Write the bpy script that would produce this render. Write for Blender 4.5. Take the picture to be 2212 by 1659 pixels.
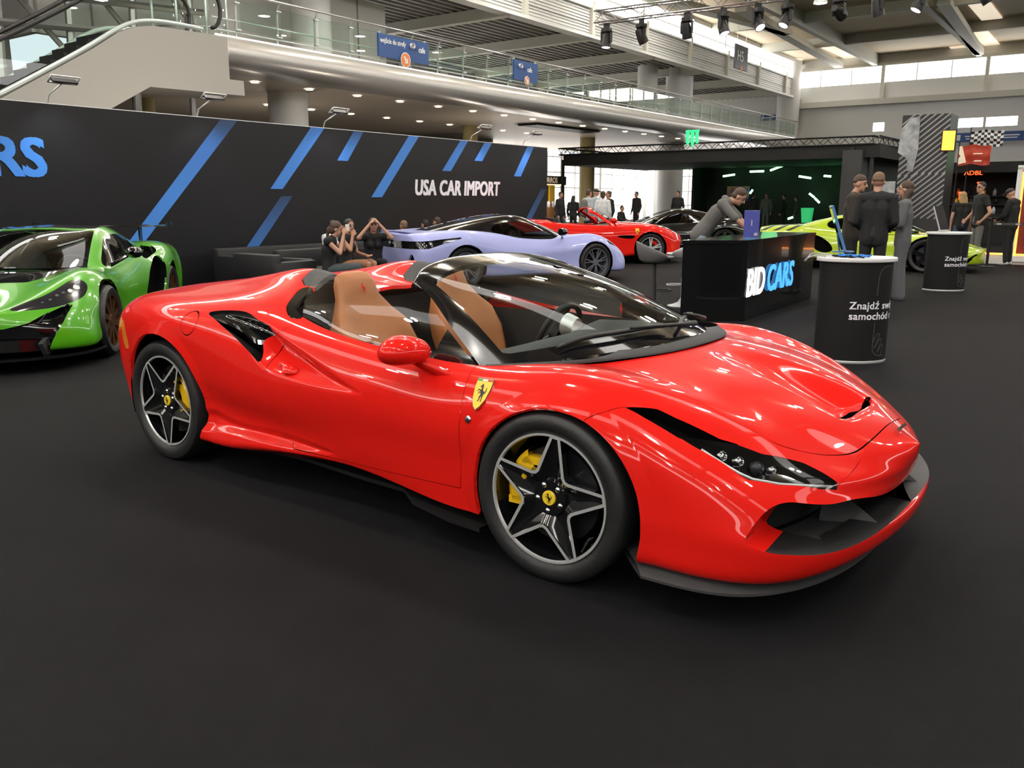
import bpy, bmesh, math, random
import numpy as np
from mathutils import Vector, Matrix
from math import sin, cos, pi, radians as R_
random.seed(7); np.random.seed(7)
for o in list(bpy.data.objects): bpy.data.objects.remove(o)
C = bpy.context.scene.collection
# ---------------------------------------------------------------- camera, world, exposure
SC = bpy.context.scene
cam = bpy.data.cameras.new('camera'); co = bpy.data.objects.new('camera', cam); C.objects.link(co)
CP = Vector((3.1238, -3.4944, 1.4554)); YAW, PIT = 2.2278, -0.2112
co.location = CP
FW = Vector((cos(YAW)*cos(PIT), sin(YAW)*cos(PIT), sin(PIT)))
co.rotation_euler = FW.to_track_quat('-Z', 'Y').to_euler()
cam.sensor_width = 36; cam.lens = 1850/2212*36; cam.clip_start = .05; cam.clip_end = 300
SC.camera = co
w = bpy.data.worlds.new('daylight'); SC.world = w; w.use_nodes = True
bg = w.node_tree.nodes['Background']; bg.inputs[0].default_value = (.85, .93, 1, 1); bg.inputs[1].default_value = 1.2
SC.view_settings.view_transform = 'Standard'; SC.view_settings.look = 'None'
SC.view_settings.gamma = 1; SC.view_settings.exposure = -0.1; SC.view_settings.use_curve_mapping = False
SC.cycles.use_denoising = True; SC.cycles.max_bounces = 10; SC.cycles.transparent_max_bounces = 16
SC.cycles.sample_clamp_indirect = 6; SC.cycles.caustics_reflective = False; SC.cycles.caustics_refractive = False
# ---------------------------------------------------------------- materials
M = {}
def mat(name, col, rough=.5, metal=0, coat=0, emit=0, bump=None, spec=None, var=None, ecol=None, sheen=0):
    m = bpy.data.materials.new(name); m.use_nodes = True; n = m.node_tree.nodes; l = m.node_tree.links
    M[name] = m; b = n["Principled BSDF"]; b.inputs['Base Color'].default_value = (*col, 1); b.inputs['Roughness'].default_value = rough
    b.inputs['Metallic'].default_value = metal; b.inputs['Coat Weight'].default_value = coat; b.inputs['Coat Roughness'].default_value = .02
    if spec is not None: b.inputs['Specular IOR Level'].default_value = spec
    if sheen: b.inputs['Sheen Weight'].default_value = sheen
    if emit:
        b.inputs['Emission Color'].default_value = (*(ecol or col), 1); b.inputs['Emission Strength'].default_value = emit
    if bump or var:
        tc = n.new('ShaderNodeTexCoord')
    if bump:
        sc, st = bump; t = n.new('ShaderNodeTexNoise'); t.inputs['Scale'].default_value = sc; t.inputs['Detail'].default_value = 3
        l.new(tc.outputs['Object'], t.inputs['Vector']); bp = n.new('ShaderNodeBump'); bp.inputs['Strength'].default_value = st; bp.inputs['Distance'].default_value = .01
        l.new(t.outputs['Fac'], bp.inputs['Height']); l.new(bp.outputs['Normal'], b.inputs['Normal'])
    if var:
        sc, c2 = var; t = n.new('ShaderNodeTexNoise'); t.inputs['Scale'].default_value = sc; t.inputs['Detail'].default_value = 5
        l.new(tc.outputs['Object'], t.inputs['Vector']); r = n.new('ShaderNodeValToRGB')
        r.color_ramp.elements[0].position = .35; r.color_ramp.elements[1].position = .65
        r.color_ramp.elements[0].color = (*col, 1); r.color_ramp.elements[1].color = (*c2, 1)
        l.new(t.outputs['Fac'], r.inputs['Fac']); l.new(r.outputs['Color'], b.inputs['Base Color'])
    return m
def glass(name, tint=(.9, .95, .93), ior=1.5, rough=0.0):
    m = bpy.data.materials.new(name); m.use_nodes = True; n = m.node_tree.nodes; l = m.node_tree.links
    n.remove(n['Principled BSDF']); out = n['Material Output']
    t = n.new('ShaderNodeBsdfTransparent'); t.inputs[0].default_value = (*tint, 1)
    g = n.new('ShaderNodeBsdfGlossy'); g.inputs['Roughness'].default_value = rough
    f = n.new('ShaderNodeFresnel'); gm = n.new('ShaderNodeNewGeometry'); mr = n.new('ShaderNodeMapRange'); mr.inputs['To Min'].default_value = ior; mr.inputs['To Max'].default_value = 1/ior
    l.new(gm.outputs['Backfacing'], mr.inputs['Value']); l.new(mr.outputs['Result'], f.inputs[0])
    x = n.new('ShaderNodeMixShader'); l.new(f.outputs[0], x.inputs[0]); l.new(t.outputs[0], x.inputs[1]); l.new(g.outputs[0], x.inputs[2])
    l.new(x.outputs[0], out.inputs[0]); return m

def mm(k, *a, **kw):
    M[k] = mat(k, *a, **kw); return M[k]
mm('red', (.76, .013, .008), .35, 0, .7, spec=.05)
mm('gap', (.004, .004, .004), .9, spec=0)
mm('black', (.006, .006, .007), .5)
mm('gloss_black', (.006, .006, .007), .08, 0, 1)
mm('rubber', (.014, .014, .015), .5, bump=(60, .15))
mm('trim', (.035, .036, .038), .65, bump=(400, .1))
mm('tan', (.46, .17, .055), .5, bump=(150, .08), var=(4, (.40, .145, .045)))
mm('dark_leather', (.012, .012, .014), .55, bump=(200, .1))
mm('alu', (.80, .80, .80), .34, .6)
mm('chrome', (.8, .8, .82), .08, 1)
mm('yellow', (.86, .52, .01), .35, 0, .6)
mm('badge_yellow', (.95, .66, .03), .3, 0, .8)
mm('white', (.8, .8, .8), .5)
mm('dark_metal', (.05, .05, .055), .35, .8)
mm('lens_inner', (.05, .052, .06), .3, .5)
mm('orange', (.9, .25, .01), .2, 0, 1)
M['glass'] = glass('glass', (.80, .86, .84)); M['clear'] = glass('clear', (.93, .95, .95)); M['tint_glass'] = glass('tint_glass', (.10, .11, .11))
# ---------------------------------------------------------------- object helpers
def tag(o, label=None, cat=None, group=None, kind=None):
    for k, v in (('label', label), ('category', cat), ('group', group), ('kind', kind)):
        if v: o[k] = v
    return o
def empty(name, loc=(0, 0, 0), rz=0, label=None, cat=None, group=None, parent=None):
    o = bpy.data.objects.new(name, None); C.objects.link(o); o.location = loc; o.rotation_euler = (0, 0, rz)
    if parent: o.parent = parent
    o.empty_display_size = .1
    return tag(o, label, cat, group)
def mk(name, V, F, m=None, parent=None, smooth=True, N=None, mi=None, label=None):
    """one mesh object from arrays; unused vertices are dropped"""
    V = np.asarray(V, float)
    used = np.unique(np.concatenate([np.asarray(f) for f in F])) if len(F) else np.array([], int)
    rm = np.full(len(V), -1); rm[used] = np.arange(len(used))
    me = bpy.data.meshes.new(name)
    me.from_pydata(V[used].tolist(), [], [[int(rm[i]) for i in f] for f in F])
    ms = m if isinstance(m, (list, tuple)) else [m]
    for x in ms: me.materials.append(M[x] if isinstance(x, str) else x)
    if mi is not None: me.polygons.foreach_set('material_index', np.asarray(mi, np.int32))
    me.polygons.foreach_set('use_smooth', np.full(len(me.polygons), bool(smooth)))
    me.update()
    if N is not None: me.normals_split_custom_set_from_vertices(np.asarray(N)[used].tolist())
    o = bpy.data.objects.new(name, me); C.objects.link(o)
    if parent: o.parent = parent
    if label: o['label'] = label
    return o
def copy_tree(o, parent=None):
    c = o.copy(); C.objects.link(c)
    c.parent = parent
    if parent: c.matrix_parent_inverse = o.matrix_parent_inverse.copy()
    for ch in list(o.children): copy_tree(ch, c)
    return c
class MB:
    """collects primitives into one mesh"""
    def __init__(s): s.V = []; s.F = []; s.mi = []; s.sm = []
    def add(s, V, F, mi=0):
        b = len(s.V); s.V += [tuple(map(float, v)) for v in V]; s.F += [[b+i for i in f] for f in F]; s.mi += [mi]*len(F); return s
    def box(s, c, d, rz=0, mi=0, rx=0, ry=0, bev=0):
        m = Matrix.Translation(c) @ Matrix.Rotation(rz, 4, 'Z') @ Matrix.Rotation(ry, 4, 'Y') @ Matrix.Rotation(rx, 4, 'X')
        x, y, z = d[0]/2, d[1]/2, d[2]/2
        if bev:
            bm = bmesh.new(); bmesh.ops.create_cube(bm, size=1); bmesh.ops.scale(bm, vec=(d[0], d[1], d[2]), verts=bm.verts)
            bmesh.ops.bevel(bm, geom=bm.edges[:]+bm.verts[:], offset=bev, segments=2, profile=.5, affect='EDGES')
            bm.verts.index_update(); V = [m @ v.co for v in bm.verts]; F = [[v.index for v in f.verts] for f in bm.faces]; bm.free()
            return s.add(V, F, mi)
        V = [m @ Vector(v) for v in ((-x,-y,-z),(x,-y,-z),(x,y,-z),(-x,y,-z),(-x,-y,z),(x,-y,z),(x,y,z),(-x,y,z))]
        return s.add(V, [(0,3,2,1),(4,5,6,7),(0,1,5,4),(1,2,6,5),(2,3,7,6),(3,0,4,7)], mi)
    def tube(s, P, r, n=8, mi=0, cap=True, closed=False):
        P = [Vector(p) for p in P]; k = len(P); rs = r if isinstance(r, (list, tuple)) else [r]*k
        V = []; t0 = (P[1]-P[0]).normalized(); up = Vector((0,0,1)) if abs(t0.z) < .9 else Vector((1,0,0)); u = t0.cross(up).normalized()
        for i in range(k):
            if closed: t = (P[(i+1) % k]-P[i-1])
            else: t = P[min(i+1, k-1)]-P[max(i-1, 0)]
            t.normalize(); u = (u-t*u.dot(t)); u.normalize(); v = t.cross(u)
            V += [P[i]+(u*cos(2*pi*j/n)+v*sin(2*pi*j/n))*rs[i] for j in range(n)]
        F = [(i*n+j, i*n+(j+1) % n, ((i+1) % k)*n+(j+1) % n, ((i+1) % k)*n+j) for i in range(k if closed else k-1) for j in range(n)]
        if cap and not closed: F += [tuple(range(n))[::-1], tuple(range((k-1)*n, k*n))]
        return s.add(V, F, mi)
    def lathe(s, prof, n=32, T=None, mi=0, a0=0, a1=2*pi):
        """prof: (r,z) list about Z; T matrix"""
        T = T or Matrix(); full = abs(a1-a0-2*pi) < 1e-6; na = n if full else n+1; k = len(prof); V = []
        for (r, z) in prof:
            for j in range(na):
                a = a0+(a1-a0)*j/n; V.append(T @ Vector((r*cos(a), r*sin(a), z)))
        F = []
        for i in range(k-1):
            for j in range(n):
                F.append((i*na+j, i*na+(j+1) % na, (i+1)*na+(j+1) % na, (i+1)*na+j))
        return s.add(V, F, mi)
    def prism(s, poly, z0, z1, T=None, mi=0):
        T = T or Matrix(); n = len(poly)
        V = [T @ Vector((x, y, z0)) for x, y in poly]+[T @ Vector((x, y, z1)) for x, y in poly]
        return s.add(V, [tuple(range(n))[::-1], tuple(range(n, 2*n))]+[(i, (i+1) % n, n+(i+1) % n, n+i) for i in range(n)], mi)
    def grid(s, G, mi=0, closed=False):
        G = np.asarray(G, float); a, b = G.shape[:2]
        F = [(i*b+j, i*b+(j+1) % b, (i+1)*b+(j+1) % b, (i+1)*b+j) for i in range(a-1) for j in range(b if closed else b-1)]
        return s.add(G.reshape(-1, 3), F, mi)
    def build(s, name, m, parent=None, smooth=False, label=None, ang=None):
        o = mk(name, s.V, s.F, m, parent, smooth, mi=s.mi, label=label)
        if smooth and ang is not None:
            o.data.set_sharp_from_angle(angle=R_(ang))
        return o
# ---------------------------------------------------------------- spline surfaces
def cspline(T, P, t, m0=None):
    """natural cubic spline through P (n,k) at knots T, evaluated at t"""
    P = np.asarray(P, float); n = len(T); h = np.diff(T)
    A = np.zeros((n, n)); B = np.zeros((n, P.shape[1])); A[0, 0] = A[-1, -1] = 1
    for i in range(1, n-1):
        A[i, i-1] = h[i-1]; A[i, i] = 2*(h[i-1]+h[i]); A[i, i+1] = h[i]
        B[i] = 6*((P[i+1]-P[i])/h[i]-(P[i]-P[i-1])/h[i-1])
    K = np.linalg.solve(A, B); i = np.clip(np.searchsorted(T, t, side='right')-1, 0, n-2)
    a = (T[i+1]-t)/h[i]; b = (t-T[i])/h[i]; a = a[:, None]; b = b[:, None]; hh = (h[i]**2)[:, None]/6
    return a*P[i]+b*P[i+1]+((a**3-a)*K[i]+(b**3-b)*K[i+1])*hh
def spl(P, n, closed=False):
    P = np.asarray(P, float)
    if closed: P = np.concatenate([P[-3:], P, P[:4]])
    d = np.r_[0, np.cumsum(np.sqrt(np.linalg.norm(np.diff(P, axis=0), axis=1)+1e-9))]
    if closed: return cspline(d, P, np.linspace(d[3], d[-4], n, endpoint=False))
    return cspline(d, P, np.linspace(0, d[-1], n))
def dense(P, ns, nj, mir_s=(1, 1), mir_j=(1, 0)):
    """P (J,S,3) control net of the half y>=0 -> dense (nj,ns,3); mirrored ends give tangent continuity over y=0"""
    P = np.asarray(P, float); Y = np.array([1, -1, 1.])
    def along(P, n, m):  # spline over axis 1
        a, b = P, 0; lo = hi = 0
        if m[0]: a = np.concatenate([a[:, 3:0:-1]*Y, a], 1); lo = 3
        if m[1]: a = np.concatenate([a, a[:, -2:-5:-1]*Y], 1); hi = 3
        d = np.linalg.norm(np.diff(a, axis=1), axis=2); d = np.maximum(d, 1e-3); d = np.r_[0, np.cumsum(np.sqrt(d).mean(0))]
        t0, t1 = d[lo], d[len(d)-1-hi]
        tt = np.linspace(t0, t1, n)
        q = cspline(d, a.transpose(1, 0, 2).reshape(a.shape[1], -1), tt)
        return q.reshape(n, a.shape[0], 3).transpose(1, 0, 2)
    P = along(P, ns, mir_s)
    return along(P.transpose(1, 0, 2), nj, mir_j).transpose(1, 0, 2)
def gnormals(G):
    du = np.gradient(G, axis=0); dv = np.gradient(G, axis=1); n = np.cross(du, dv); l = np.linalg.norm(n, axis=2, keepdims=True)
    return n/np.maximum(l, 1e-12)
def sdf(pts, poly):
    """signed distance (n,2) to a closed polygon; negative inside"""
    poly = np.asarray(poly, float); A = poly; Bq = np.roll(poly, -1, 0); d = np.full(len(pts), 1e9); ins = np.zeros(len(pts), bool)
    for a, b in zip(A, Bq):
        e = b-a; w = pts-a; t = np.clip((w@e)/max(e@e, 1e-12), 0, 1); d = np.minimum(d, np.hypot(*(w-t[:, None]*e).T))
        c = (a[1] > pts[:, 1]) != (b[1] > pts[:, 1])
        if abs(e[1]) > 1e-12: ins ^= c & (pts[:, 0] < e[0]*(pts[:, 1]-a[1])/e[1]+a[0])
    return np.where(ins, -d, d)
def sst(a, b, x):
    t = np.clip((x-a)/(b-a), 0, 1); return t*t*(3-2*t)
class Surf:
    def __init__(s, V, N, F): s.V, s.N, s.F = V, N, F
    @staticmethod
    def grid(G):
        a, b = G.shape[:2]; i, j = np.meshgrid(np.arange(a-1), np.arange(b-1), indexing='ij'); k = (i*b+j).ravel()
        F = np.stack([k, k+b, k+b+1, k+1], 1)[:, ::-1].tolist()
        return Surf(G.reshape(-1, 3), -gnormals(G).reshape(-1, 3), F)
    def split(s, f):
        """-> (inside f<0, outside)"""
        pos = (f > 0).tolist(); V = s.V; cache = {}; nv = []; nn = []; A = []; B = []; n0 = len(V)
        for F in s.F:
            c = [pos[i] for i in F]
            if all(c): B.append(F); continue
            if not any(c): A.append(F); continue
            pa = []; pb = []; m = len(F)
            for q in range(m):
                i, j = F[q], F[(q+1) % m]
                (pb if c[q] else pa).append(i)
                if c[q] != c[(q+1) % m]:
                    k = (i, j) if i < j else (j, i); v = cache.get(k)
                    if v is None:
                        t = f[k[0]]/(f[k[0]]-f[k[1]]); t = min(max(t, .002), .998)
                        v = cache[k] = n0+len(nv); nv.append(V[k[0]]*(1-t)+V[k[1]]*t)
                        w = s.N[k[0]]*(1-t)+s.N[k[1]]*t; nn.append(w/max(np.linalg.norm(w), 1e-9))
                    pa.append(v); pb.append(v)
            if len(pa) > 2: A.append(pa)
            if len(pb) > 2: B.append(pb)
        if nv: V = np.concatenate([V, np.array(nv)]); N = np.concatenate([s.N, np.array(nn)])
        else: N = s.N
        return Surf(V, N, A), Surf(V, N, B)
    def mir(s):
        Y = np.array([1, -1, 1.]); return Surf(s.V*Y, s.N*Y, [F[::-1] for F in s.F])
    def off(s, d): return Surf(s.V+s.N*d, s.N, s.F)
    def plus(s, o):
        n = len(s.V); return Surf(np.concatenate([s.V, o.V]), np.concatenate([s.N, o.N]), s.F+[[i+n for i in f] for f in o.F])
    def both(s): return s.plus(s.mir())
    def rim(s):
        """directed boundary edges"""
        E = {}
        for f in s.F:
            for a, b in zip(f, f[1:]+f[:1]):
                if (b, a) in E: del E[(b, a)]
                else: E[(a, b)] = 1
        return list(E)
    def lip(s, d, dirv=None):
        """skirt: boundary edges extruded inwards by d (a rounded-in panel edge / duct wall)"""
        E = s.rim(); ids = sorted({i for e in E for i in e}); k = {v: len(s.V)+q for q, v in enumerate(ids)}
        P = s.V[ids]-s.N[ids]*d if dirv is None else s.V[ids]+np.asarray(dirv)
        V = np.concatenate([s.V, P]); N = np.concatenate([s.N, s.N[ids]])
        return Surf(V, N, [[b, a, k[a], k[b]] for a, b in E])
    def obj(s, name, m, parent=None, lip=0, lipmat=None, label=None, cn=True):
        F = s.F; V, N = s.V, s.N; mi = [0]*len(F); ms = [m]
        if lip:
            L = s.lip(lip); V, N = L.V, L.N; F = F+L.F; mi = mi+[1 if lipmat else 0]*len(L.F)
            if lipmat: ms.append(lipmat)
        return mk(name, V, F, ms, parent, True, N=N if cn else None, mi=mi, label=label)
HORSE = [(-.10,1),(-.22,.86),(-.40,.66),(-.36,.56),(-.20,.62),(-.10,.48),(-.16,.30),(-.42,.42),(-.60,.30),(-.64,.10),(-.54,.10),(-.50,.24),(-.36,.29),(-.14,.14),(-.34,.07),(-.42,-.12),(-.34,-.16),(-.26,0),(-.06,0),(.02,-.22),(-.10,-.45),(-.02,-.70),(-.14,-.92),(-.02,-.96),(.12,-.70),(.10,-.5),(.22,-.36),(.34,-.58),(.30,-.86),(.40,-.98),(.50,-.9),(.42,-.82),(.46,-.56),(.44,-.26),(.50,-.10),(.62,-.02),(.74,.2),(.72,.46),(.60,.66),(.62,.44),(.62,.22),(.52,.11),(.42,.12),(.30,.20),(.14,.36),(.12,.62),(.06,.84),(-.02,.92)]
def flat(name, poly, T, m, parent, label=None, th=.0):
    b = MB()
    if th: b.prism(poly, -th, 0, T)
    else: b.add([T @ Vector((x, y, 0)) for x, y in poly], [tuple(range(len(poly)))])
    return b.build(name, m, parent, label=label)
def inset(P, d):
    n = len(P); out = []
    for i in range(n):
        a, b, c = (np.array(P[k % n]) for k in (i-1, i, i+1)); e1 = b-a; e2 = c-b
        n1 = np.array([-e1[1], e1[0]])/np.hypot(*e1); n2 = np.array([-e2[1], e2[0]])/np.hypot(*e2)
        k = (n1+n2); k = k/max(k @ k, .35)*2
        out.append(tuple(b+k*d))
    return out

m = mat('grille_net', (.004, .004, .004), .6); n = m.node_tree.nodes; l = m.node_tree.links; tc = n.new('ShaderNodeTexCoord'); br = n.new('ShaderNodeTexBrick'); mp = n.new('ShaderNodeMapping'); mp.inputs['Rotation'].default_value = (0, pi/2, 0)
br.inputs['Scale'].default_value = 22; br.inputs['Color1'].default_value = br.inputs['Color2'].default_value = (.003, .003, .003, 1); br.inputs['Mortar'].default_value = (.03, .03, .03, 1); br.inputs['Mortar Size'].default_value = .03
sp = n.new('ShaderNodeSeparateXYZ'); cb = n.new('ShaderNodeCombineXYZ'); l.new(tc.outputs['Object'], sp.inputs[0]); l.new(sp.outputs['Y'], cb.inputs['X']); l.new(sp.outputs['Z'], cb.inputs['Y']); l.new(cb.outputs[0], br.inputs['Vector']); l.new(br.outputs['Color'], n['Principled BSDF'].inputs['Base Color'])
# ---------------------------------------------------------------- the hall (own axes: p runs along the gallery, q towards it, z up)
HA = R_(92.0); PV = Vector((cos(HA), sin(HA), 0)); QV = Vector((-sin(HA), cos(HA), 0))
def HP(p, q, z=0): return PV*p+QV*q+Vector((0, 0, z))
def hb(mb, name, m, parent=None, smooth=False, kind=None, label=None, cat=None, group=None, ang=None):
    o = mb.build(name, m, parent, smooth, ang=ang)
    if not parent: o.rotation_euler = (0, 0, HA)
    return tag(o, label, cat, group, kind)
def hthing(name, p, q, z, label, cat, group=None, rz=0):
    return empty(name, HP(p, q, z), HA+rz, label, cat, group)
mm('carpet', (.0076, .0077, .0088), .8, bump=(500, .35), var=(.9, (.0100, .0101, .0117)), spec=.08)
mm('panel_grey', (.70, .69, .66), .6); mm('wall_dim', (.10, .10, .10), .7); mm('panel_white', (.72, .72, .70), .5); mm('concrete', (.36, .35, .33), .8, bump=(6, .1))
mm('beige', (.44, .42, .38), .45); mm('fascia', (.55, .53, .51), .32, .35); mm('soffit', (.62, .54, .45), .5)
mm('roof_tan', (.74, .62, .45), .7); mm('beam', (.62, .61, .54), .6); mm('deck', (.34, .34, .32), .6); mm('column', (.66, .66, .65), .45)
mm('column_tan', (.42, .36, .17), .6); mm('steel', (.5, .5, .5), .3, .9); mm('post', (.62, .70, .68), .3, .3)
mm('daylight_glass', (1, 1, 1), .3, emit=7.0, ecol=(1, .98, .95)); mm('street_glass', (1, 1, 1), .3, emit=3.2, ecol=(1, .97, .94))
mm('lamp_glow', (1, 1, 1), .3, emit=68, ecol=(1, .97, .91)); mm('ceiling_fill_glow', (1, 1, 1), .3, emit=240, ecol=(1, .95, .86)); mm('spot_glow', (1, 1, 1), .3, emit=14, ecol=(1, .86, .62)); mm('reveal_glow', (1, .85, .65), .5, emit=.75, ecol=(1, .85, .66))
mm('stage_glow', (1, 1, 1), .3, emit=9, ecol=(.80, .70, 1)); mm('banner', (.0065, .0065, .0085), .42, spec=.35)
mm('sign_blue', (.02, .075, .26), .5); mm('orange_disc', (.9, .24, .04), .5); mm('truss_black', (.01, .01, .01), .5); mm('truss_alu', (.45, .44, .43), .35, .8)
M['rail_glass'] = glass('rail_glass', (.88, .94, .91))
m = bpy.data.materials.new('print_blue'); m.use_nodes = True; M['print_blue'] = m        # stripe print: fades along its own length
n = m.node_tree.nodes; l = m.node_tree.links; uv = n.new('ShaderNodeAttribute'); uv.attribute_name = 'fade'; r = n.new('ShaderNodeValToRGB')
r.color_ramp.elements[0].color = (.06, .25, .74, 1); r.color_ramp.elements[1].color = (.014, .03, .075, 1); r.color_ramp.elements[0].position = .25
l.new(uv.outputs['Fac'], r.inputs['Fac']); l.new(r.outputs['Color'], n['Principled BSDF'].inputs['Base Color']); n['Principled BSDF'].inputs['Roughness'].default_value = .45
P0, P1, Q0, Q1 = -26, 58, -26, 30
hb(MB().add([(P0, Q0, 0), (P1, Q0, 0), (P1, Q1, 0), (P0, Q1, 0)], [(0, 1, 2, 3)]), 'floor', 'carpet', kind='structure')
hb(MB().add([(P0, Q0, 10.7), (P1, Q0, 10.7), (P1, 17, 10.7), (P0, 17, 10.7)], [(3, 2, 1, 0)]), 'ceiling', 'roof_tan', kind='structure')
# far wall with window bands
b = MB()
for z0, z1, mi in ((0, 5.9, 0), (6.45, 7.75, 0), (7.75, 8.97, 1), (9.95, 10.7, 0)): b.box((P1+.1, (Q0+Q1)/2, (z0+z1)/2), (.2, Q1-Q0, z1-z0), mi=mi)
for q0, q1 in ((Q0, -16), (-14, -6), (-2, 3.6), (5.3, 5.45), (8.6, 11.2), (11.9, Q1)): b.box((P1+.1, (q0+q1)/2, 6.17), (.2, q1-q0, .56))
hb(b, 'wall_far', ['panel_grey', 'panel_white'], kind='structure')
b = MB(); b.box((P1+.25, 0, 9.45), (.1, 56, 1.1)); b.box((P1+.25, 0, 6.17), (.1, 56, .7)); hb(b, 'window_1', 'daylight_glass', kind='structure')
b = MB()
for q in range(-25, 17, 6): b.box((P1-.1, q+.5, 8.85), (.25, .22, 2.3))
for q in range(-25, 17, 2): b.box((P1-.02, q+.5, 9.45), (.06, .06, 1.0))
b.box((P1-.25, -5, 7.75), (.6, 44, .35)); b.box((P1-.15, -5, 10.05), (.3, 44, .2)); hb(b, 'trim_1', 'beam', kind='structure')
# roof beams, diagonals, panels with the light on the reveals painted in as glow
b = MB()
for p in (-20, -10, 0, 10, 20, 30, 42.5, 50): b.box((p, -4.5, 10.45), (.28, 43, .5))
for q in range(-24, 18, 6): b.box((16, q, 10.35), (84, .3, .7))
for a, c in (((37, 13.1), (57.4, 14.2)), ((40.9, 5.2), (57, 5.95)), ((30, 15.8), (44, 13.2)), ((37, -4), (57, -3))):
    d = math.hypot(c[0]-a[0], c[1]-a[1]); b.box(((a[0]+c[0])/2, (a[1]+c[1])/2, 10.15), (d, .55, .3), rz=math.atan2(c[1]-a[1], c[0]-a[0]))
hb(b, 'trim_2', 'beam', kind='structure')
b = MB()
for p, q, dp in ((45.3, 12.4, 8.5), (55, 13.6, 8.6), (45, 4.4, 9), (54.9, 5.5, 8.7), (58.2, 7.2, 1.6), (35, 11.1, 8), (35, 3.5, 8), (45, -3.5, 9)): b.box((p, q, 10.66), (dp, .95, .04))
hb(b, 'reveal_glow_panels', 'reveal_glow', kind='structure')  # flat panels, not windows: the lit roof faces are put in as emission
# clerestory wall over the gallery
b = MB(); b.box((16, 17.1, 8.85), (84, .2, 1.1)); 
for k in range(9): b.box((16, 16.98, 8.36+.12*k), (84, .05, .05))
b.box((16, 17.02, 8.27), (84, .5, .12)); b.box((16, 17.0, 9.45), (84, .3, .08)); b.box((16, 17.05, 10.62), (84, .5, .3))
for p in range(-25, 58, 5): b.box((p, 16.95, 9.0), (.22, .3, 1.4), mi=1)
hb(b, 'wall_left', ['panel_white', 'beam'], kind='structure')
hb(MB().box((16, 17.2, 10.0), (84, .06, 1.15)), 'window_3', 'daylight_glass', kind='structure')
b = MB()
for p in range(-25, 58, 10): b.box((p, 17.1, 10), (.12, .12, 1.1))
b.box((16, 17.1, 10.05), (84, .05, .05)); hb(b, 'trim_3', 'beam', kind='structure')
# gallery: slab, rounded metal fascia, end cap, back walls, low corrugated roof
b = MB(); b.box((34.4, 23.3, 5.18), (47.2, 13.3, .78)); hb(b, 'trim_4', 'soffit', kind='structure')
prof = [(17.3, 4.77), (16.52, 4.77), (16.3, 4.83), (16.12, 4.98), (16.08, 5.15), (16.14, 5.33), (16.32, 5.48), (16.55, 5.565), (16.7, 5.58), (17.2, 5.58)]
b = MB(); ps = spl([(q, z, 0) for q, z in prof], 28)
b.grid([[(p, s[0], s[1]) for s in ps] for p in np.linspace(10.8, 57.9, 12)]); hb(b, 'trim_5', 'fascia', kind='structure', smooth=True)
b = MB(); ring = [(10.8, s[0], s[1]) for s in ps]; r2 = [(9.95, 16.2+.55*(s[0]-16.08), 4.46+(s[1]-4.77)*1.15) for s in ps]
b.grid([ring, r2]); b.add(r2, [tuple(range(len(r2)))]); hb(b, 'trim_6', 'panel_white', kind='structure')
b = MB(); b.box((34.4, 16.6, 5.595), (47.2, .05, .03)); hb(b, 'trim_7', 'lamp_strip' if 'lamp_strip' in M else mm('lamp_strip', (1, .95, .85), .3, emit=1.2), kind='structure')
b = MB(); b.box((14.3, 20.1, 6.95), (12.6, .2, 2.75)); b.box((8, 22, 6.95), (.2, 4, 2.75))
for p in (9.5, 12.3, 17.6, 19.2): b.box((p, 19.98, 6.95), (.03, .04, 2.7), mi=1)
hb(b, 'wall_gallery', ['panel_grey', 'deck'], kind='structure')
b = MB(); b.box((39, 27.9, 7.6), (38, .2, 1.4)); b.box((39, 27.9, 5.7), (38, .2, .3)); hb(b, 'wall_back', 'deck', kind='structure')
b = MB(); b.box((39, 27.8, 6.35), (38, .06, 1.1)); hb(b, 'window_4', 'daylight_glass', kind='structure')
b = MB()
for p in np.arange(20.5, 57, 3.1): b.box((p, 27.6, 6.8), (.35, .3, 2.6))
for p in (23, 29, 35.5, 42, 50): b.box((p, 24.2, 6.2), (2.6, .1, 1.2), mi=1)
hb(b, 'trim_8', ['beam', 'panel_white'], kind='structure')
b = MB()
b.box((16, 23.5, 8.75), (84, 13, .1))
for q in np.arange(17.4, 29, .42): b.box((16, q, 8.63), (84, .13, .14))
hb(b, 'ceiling_gallery', 'deck', kind='structure')
b = MB()
for p in (12.5, 18.3, 24, 30, 36, 42, 48, 54): b.box((p, 23, 8.35), (.35, 12, .4))
hb(b, 'trim_9', 'beam', kind='structure')
# columns
for k, (p, q, r, z0, z1, m_) in enumerate(((15.8, 18.6, .62, 5.57, 8.6, 'column'), (42.5, 18.6, .75, 5.57, 10.6, 'column'), (40.6, 19.6, .55, 5.57, 10.0, 'panel_white'), (57.0, 17.3, .75, 0, 10.6, 'column'), (-10, 18.6, .6, 0, 10.6, 'column'))):
    hb(MB().lathe([(r, z0), (r, z1)], 40, Matrix.Translation((p, q, 0))), 'column', m_, kind='structure', smooth=True)
for p, q, r, m_ in ((13.6, 24.5, .35, 'column_tan'), (15.4, 19.4, .62, 'column'), (28.4, 22.3, .34, 'column_tan'), (38.2, 21.9, .42, 'column_tan'), (44.5, 19.9, .75, 'column')):
    hb(MB().lathe([(r, 0), (r, 4.8)], 32, Matrix.Translation((p, q, 0))), 'column', m_, kind='structure', smooth=True)
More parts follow.
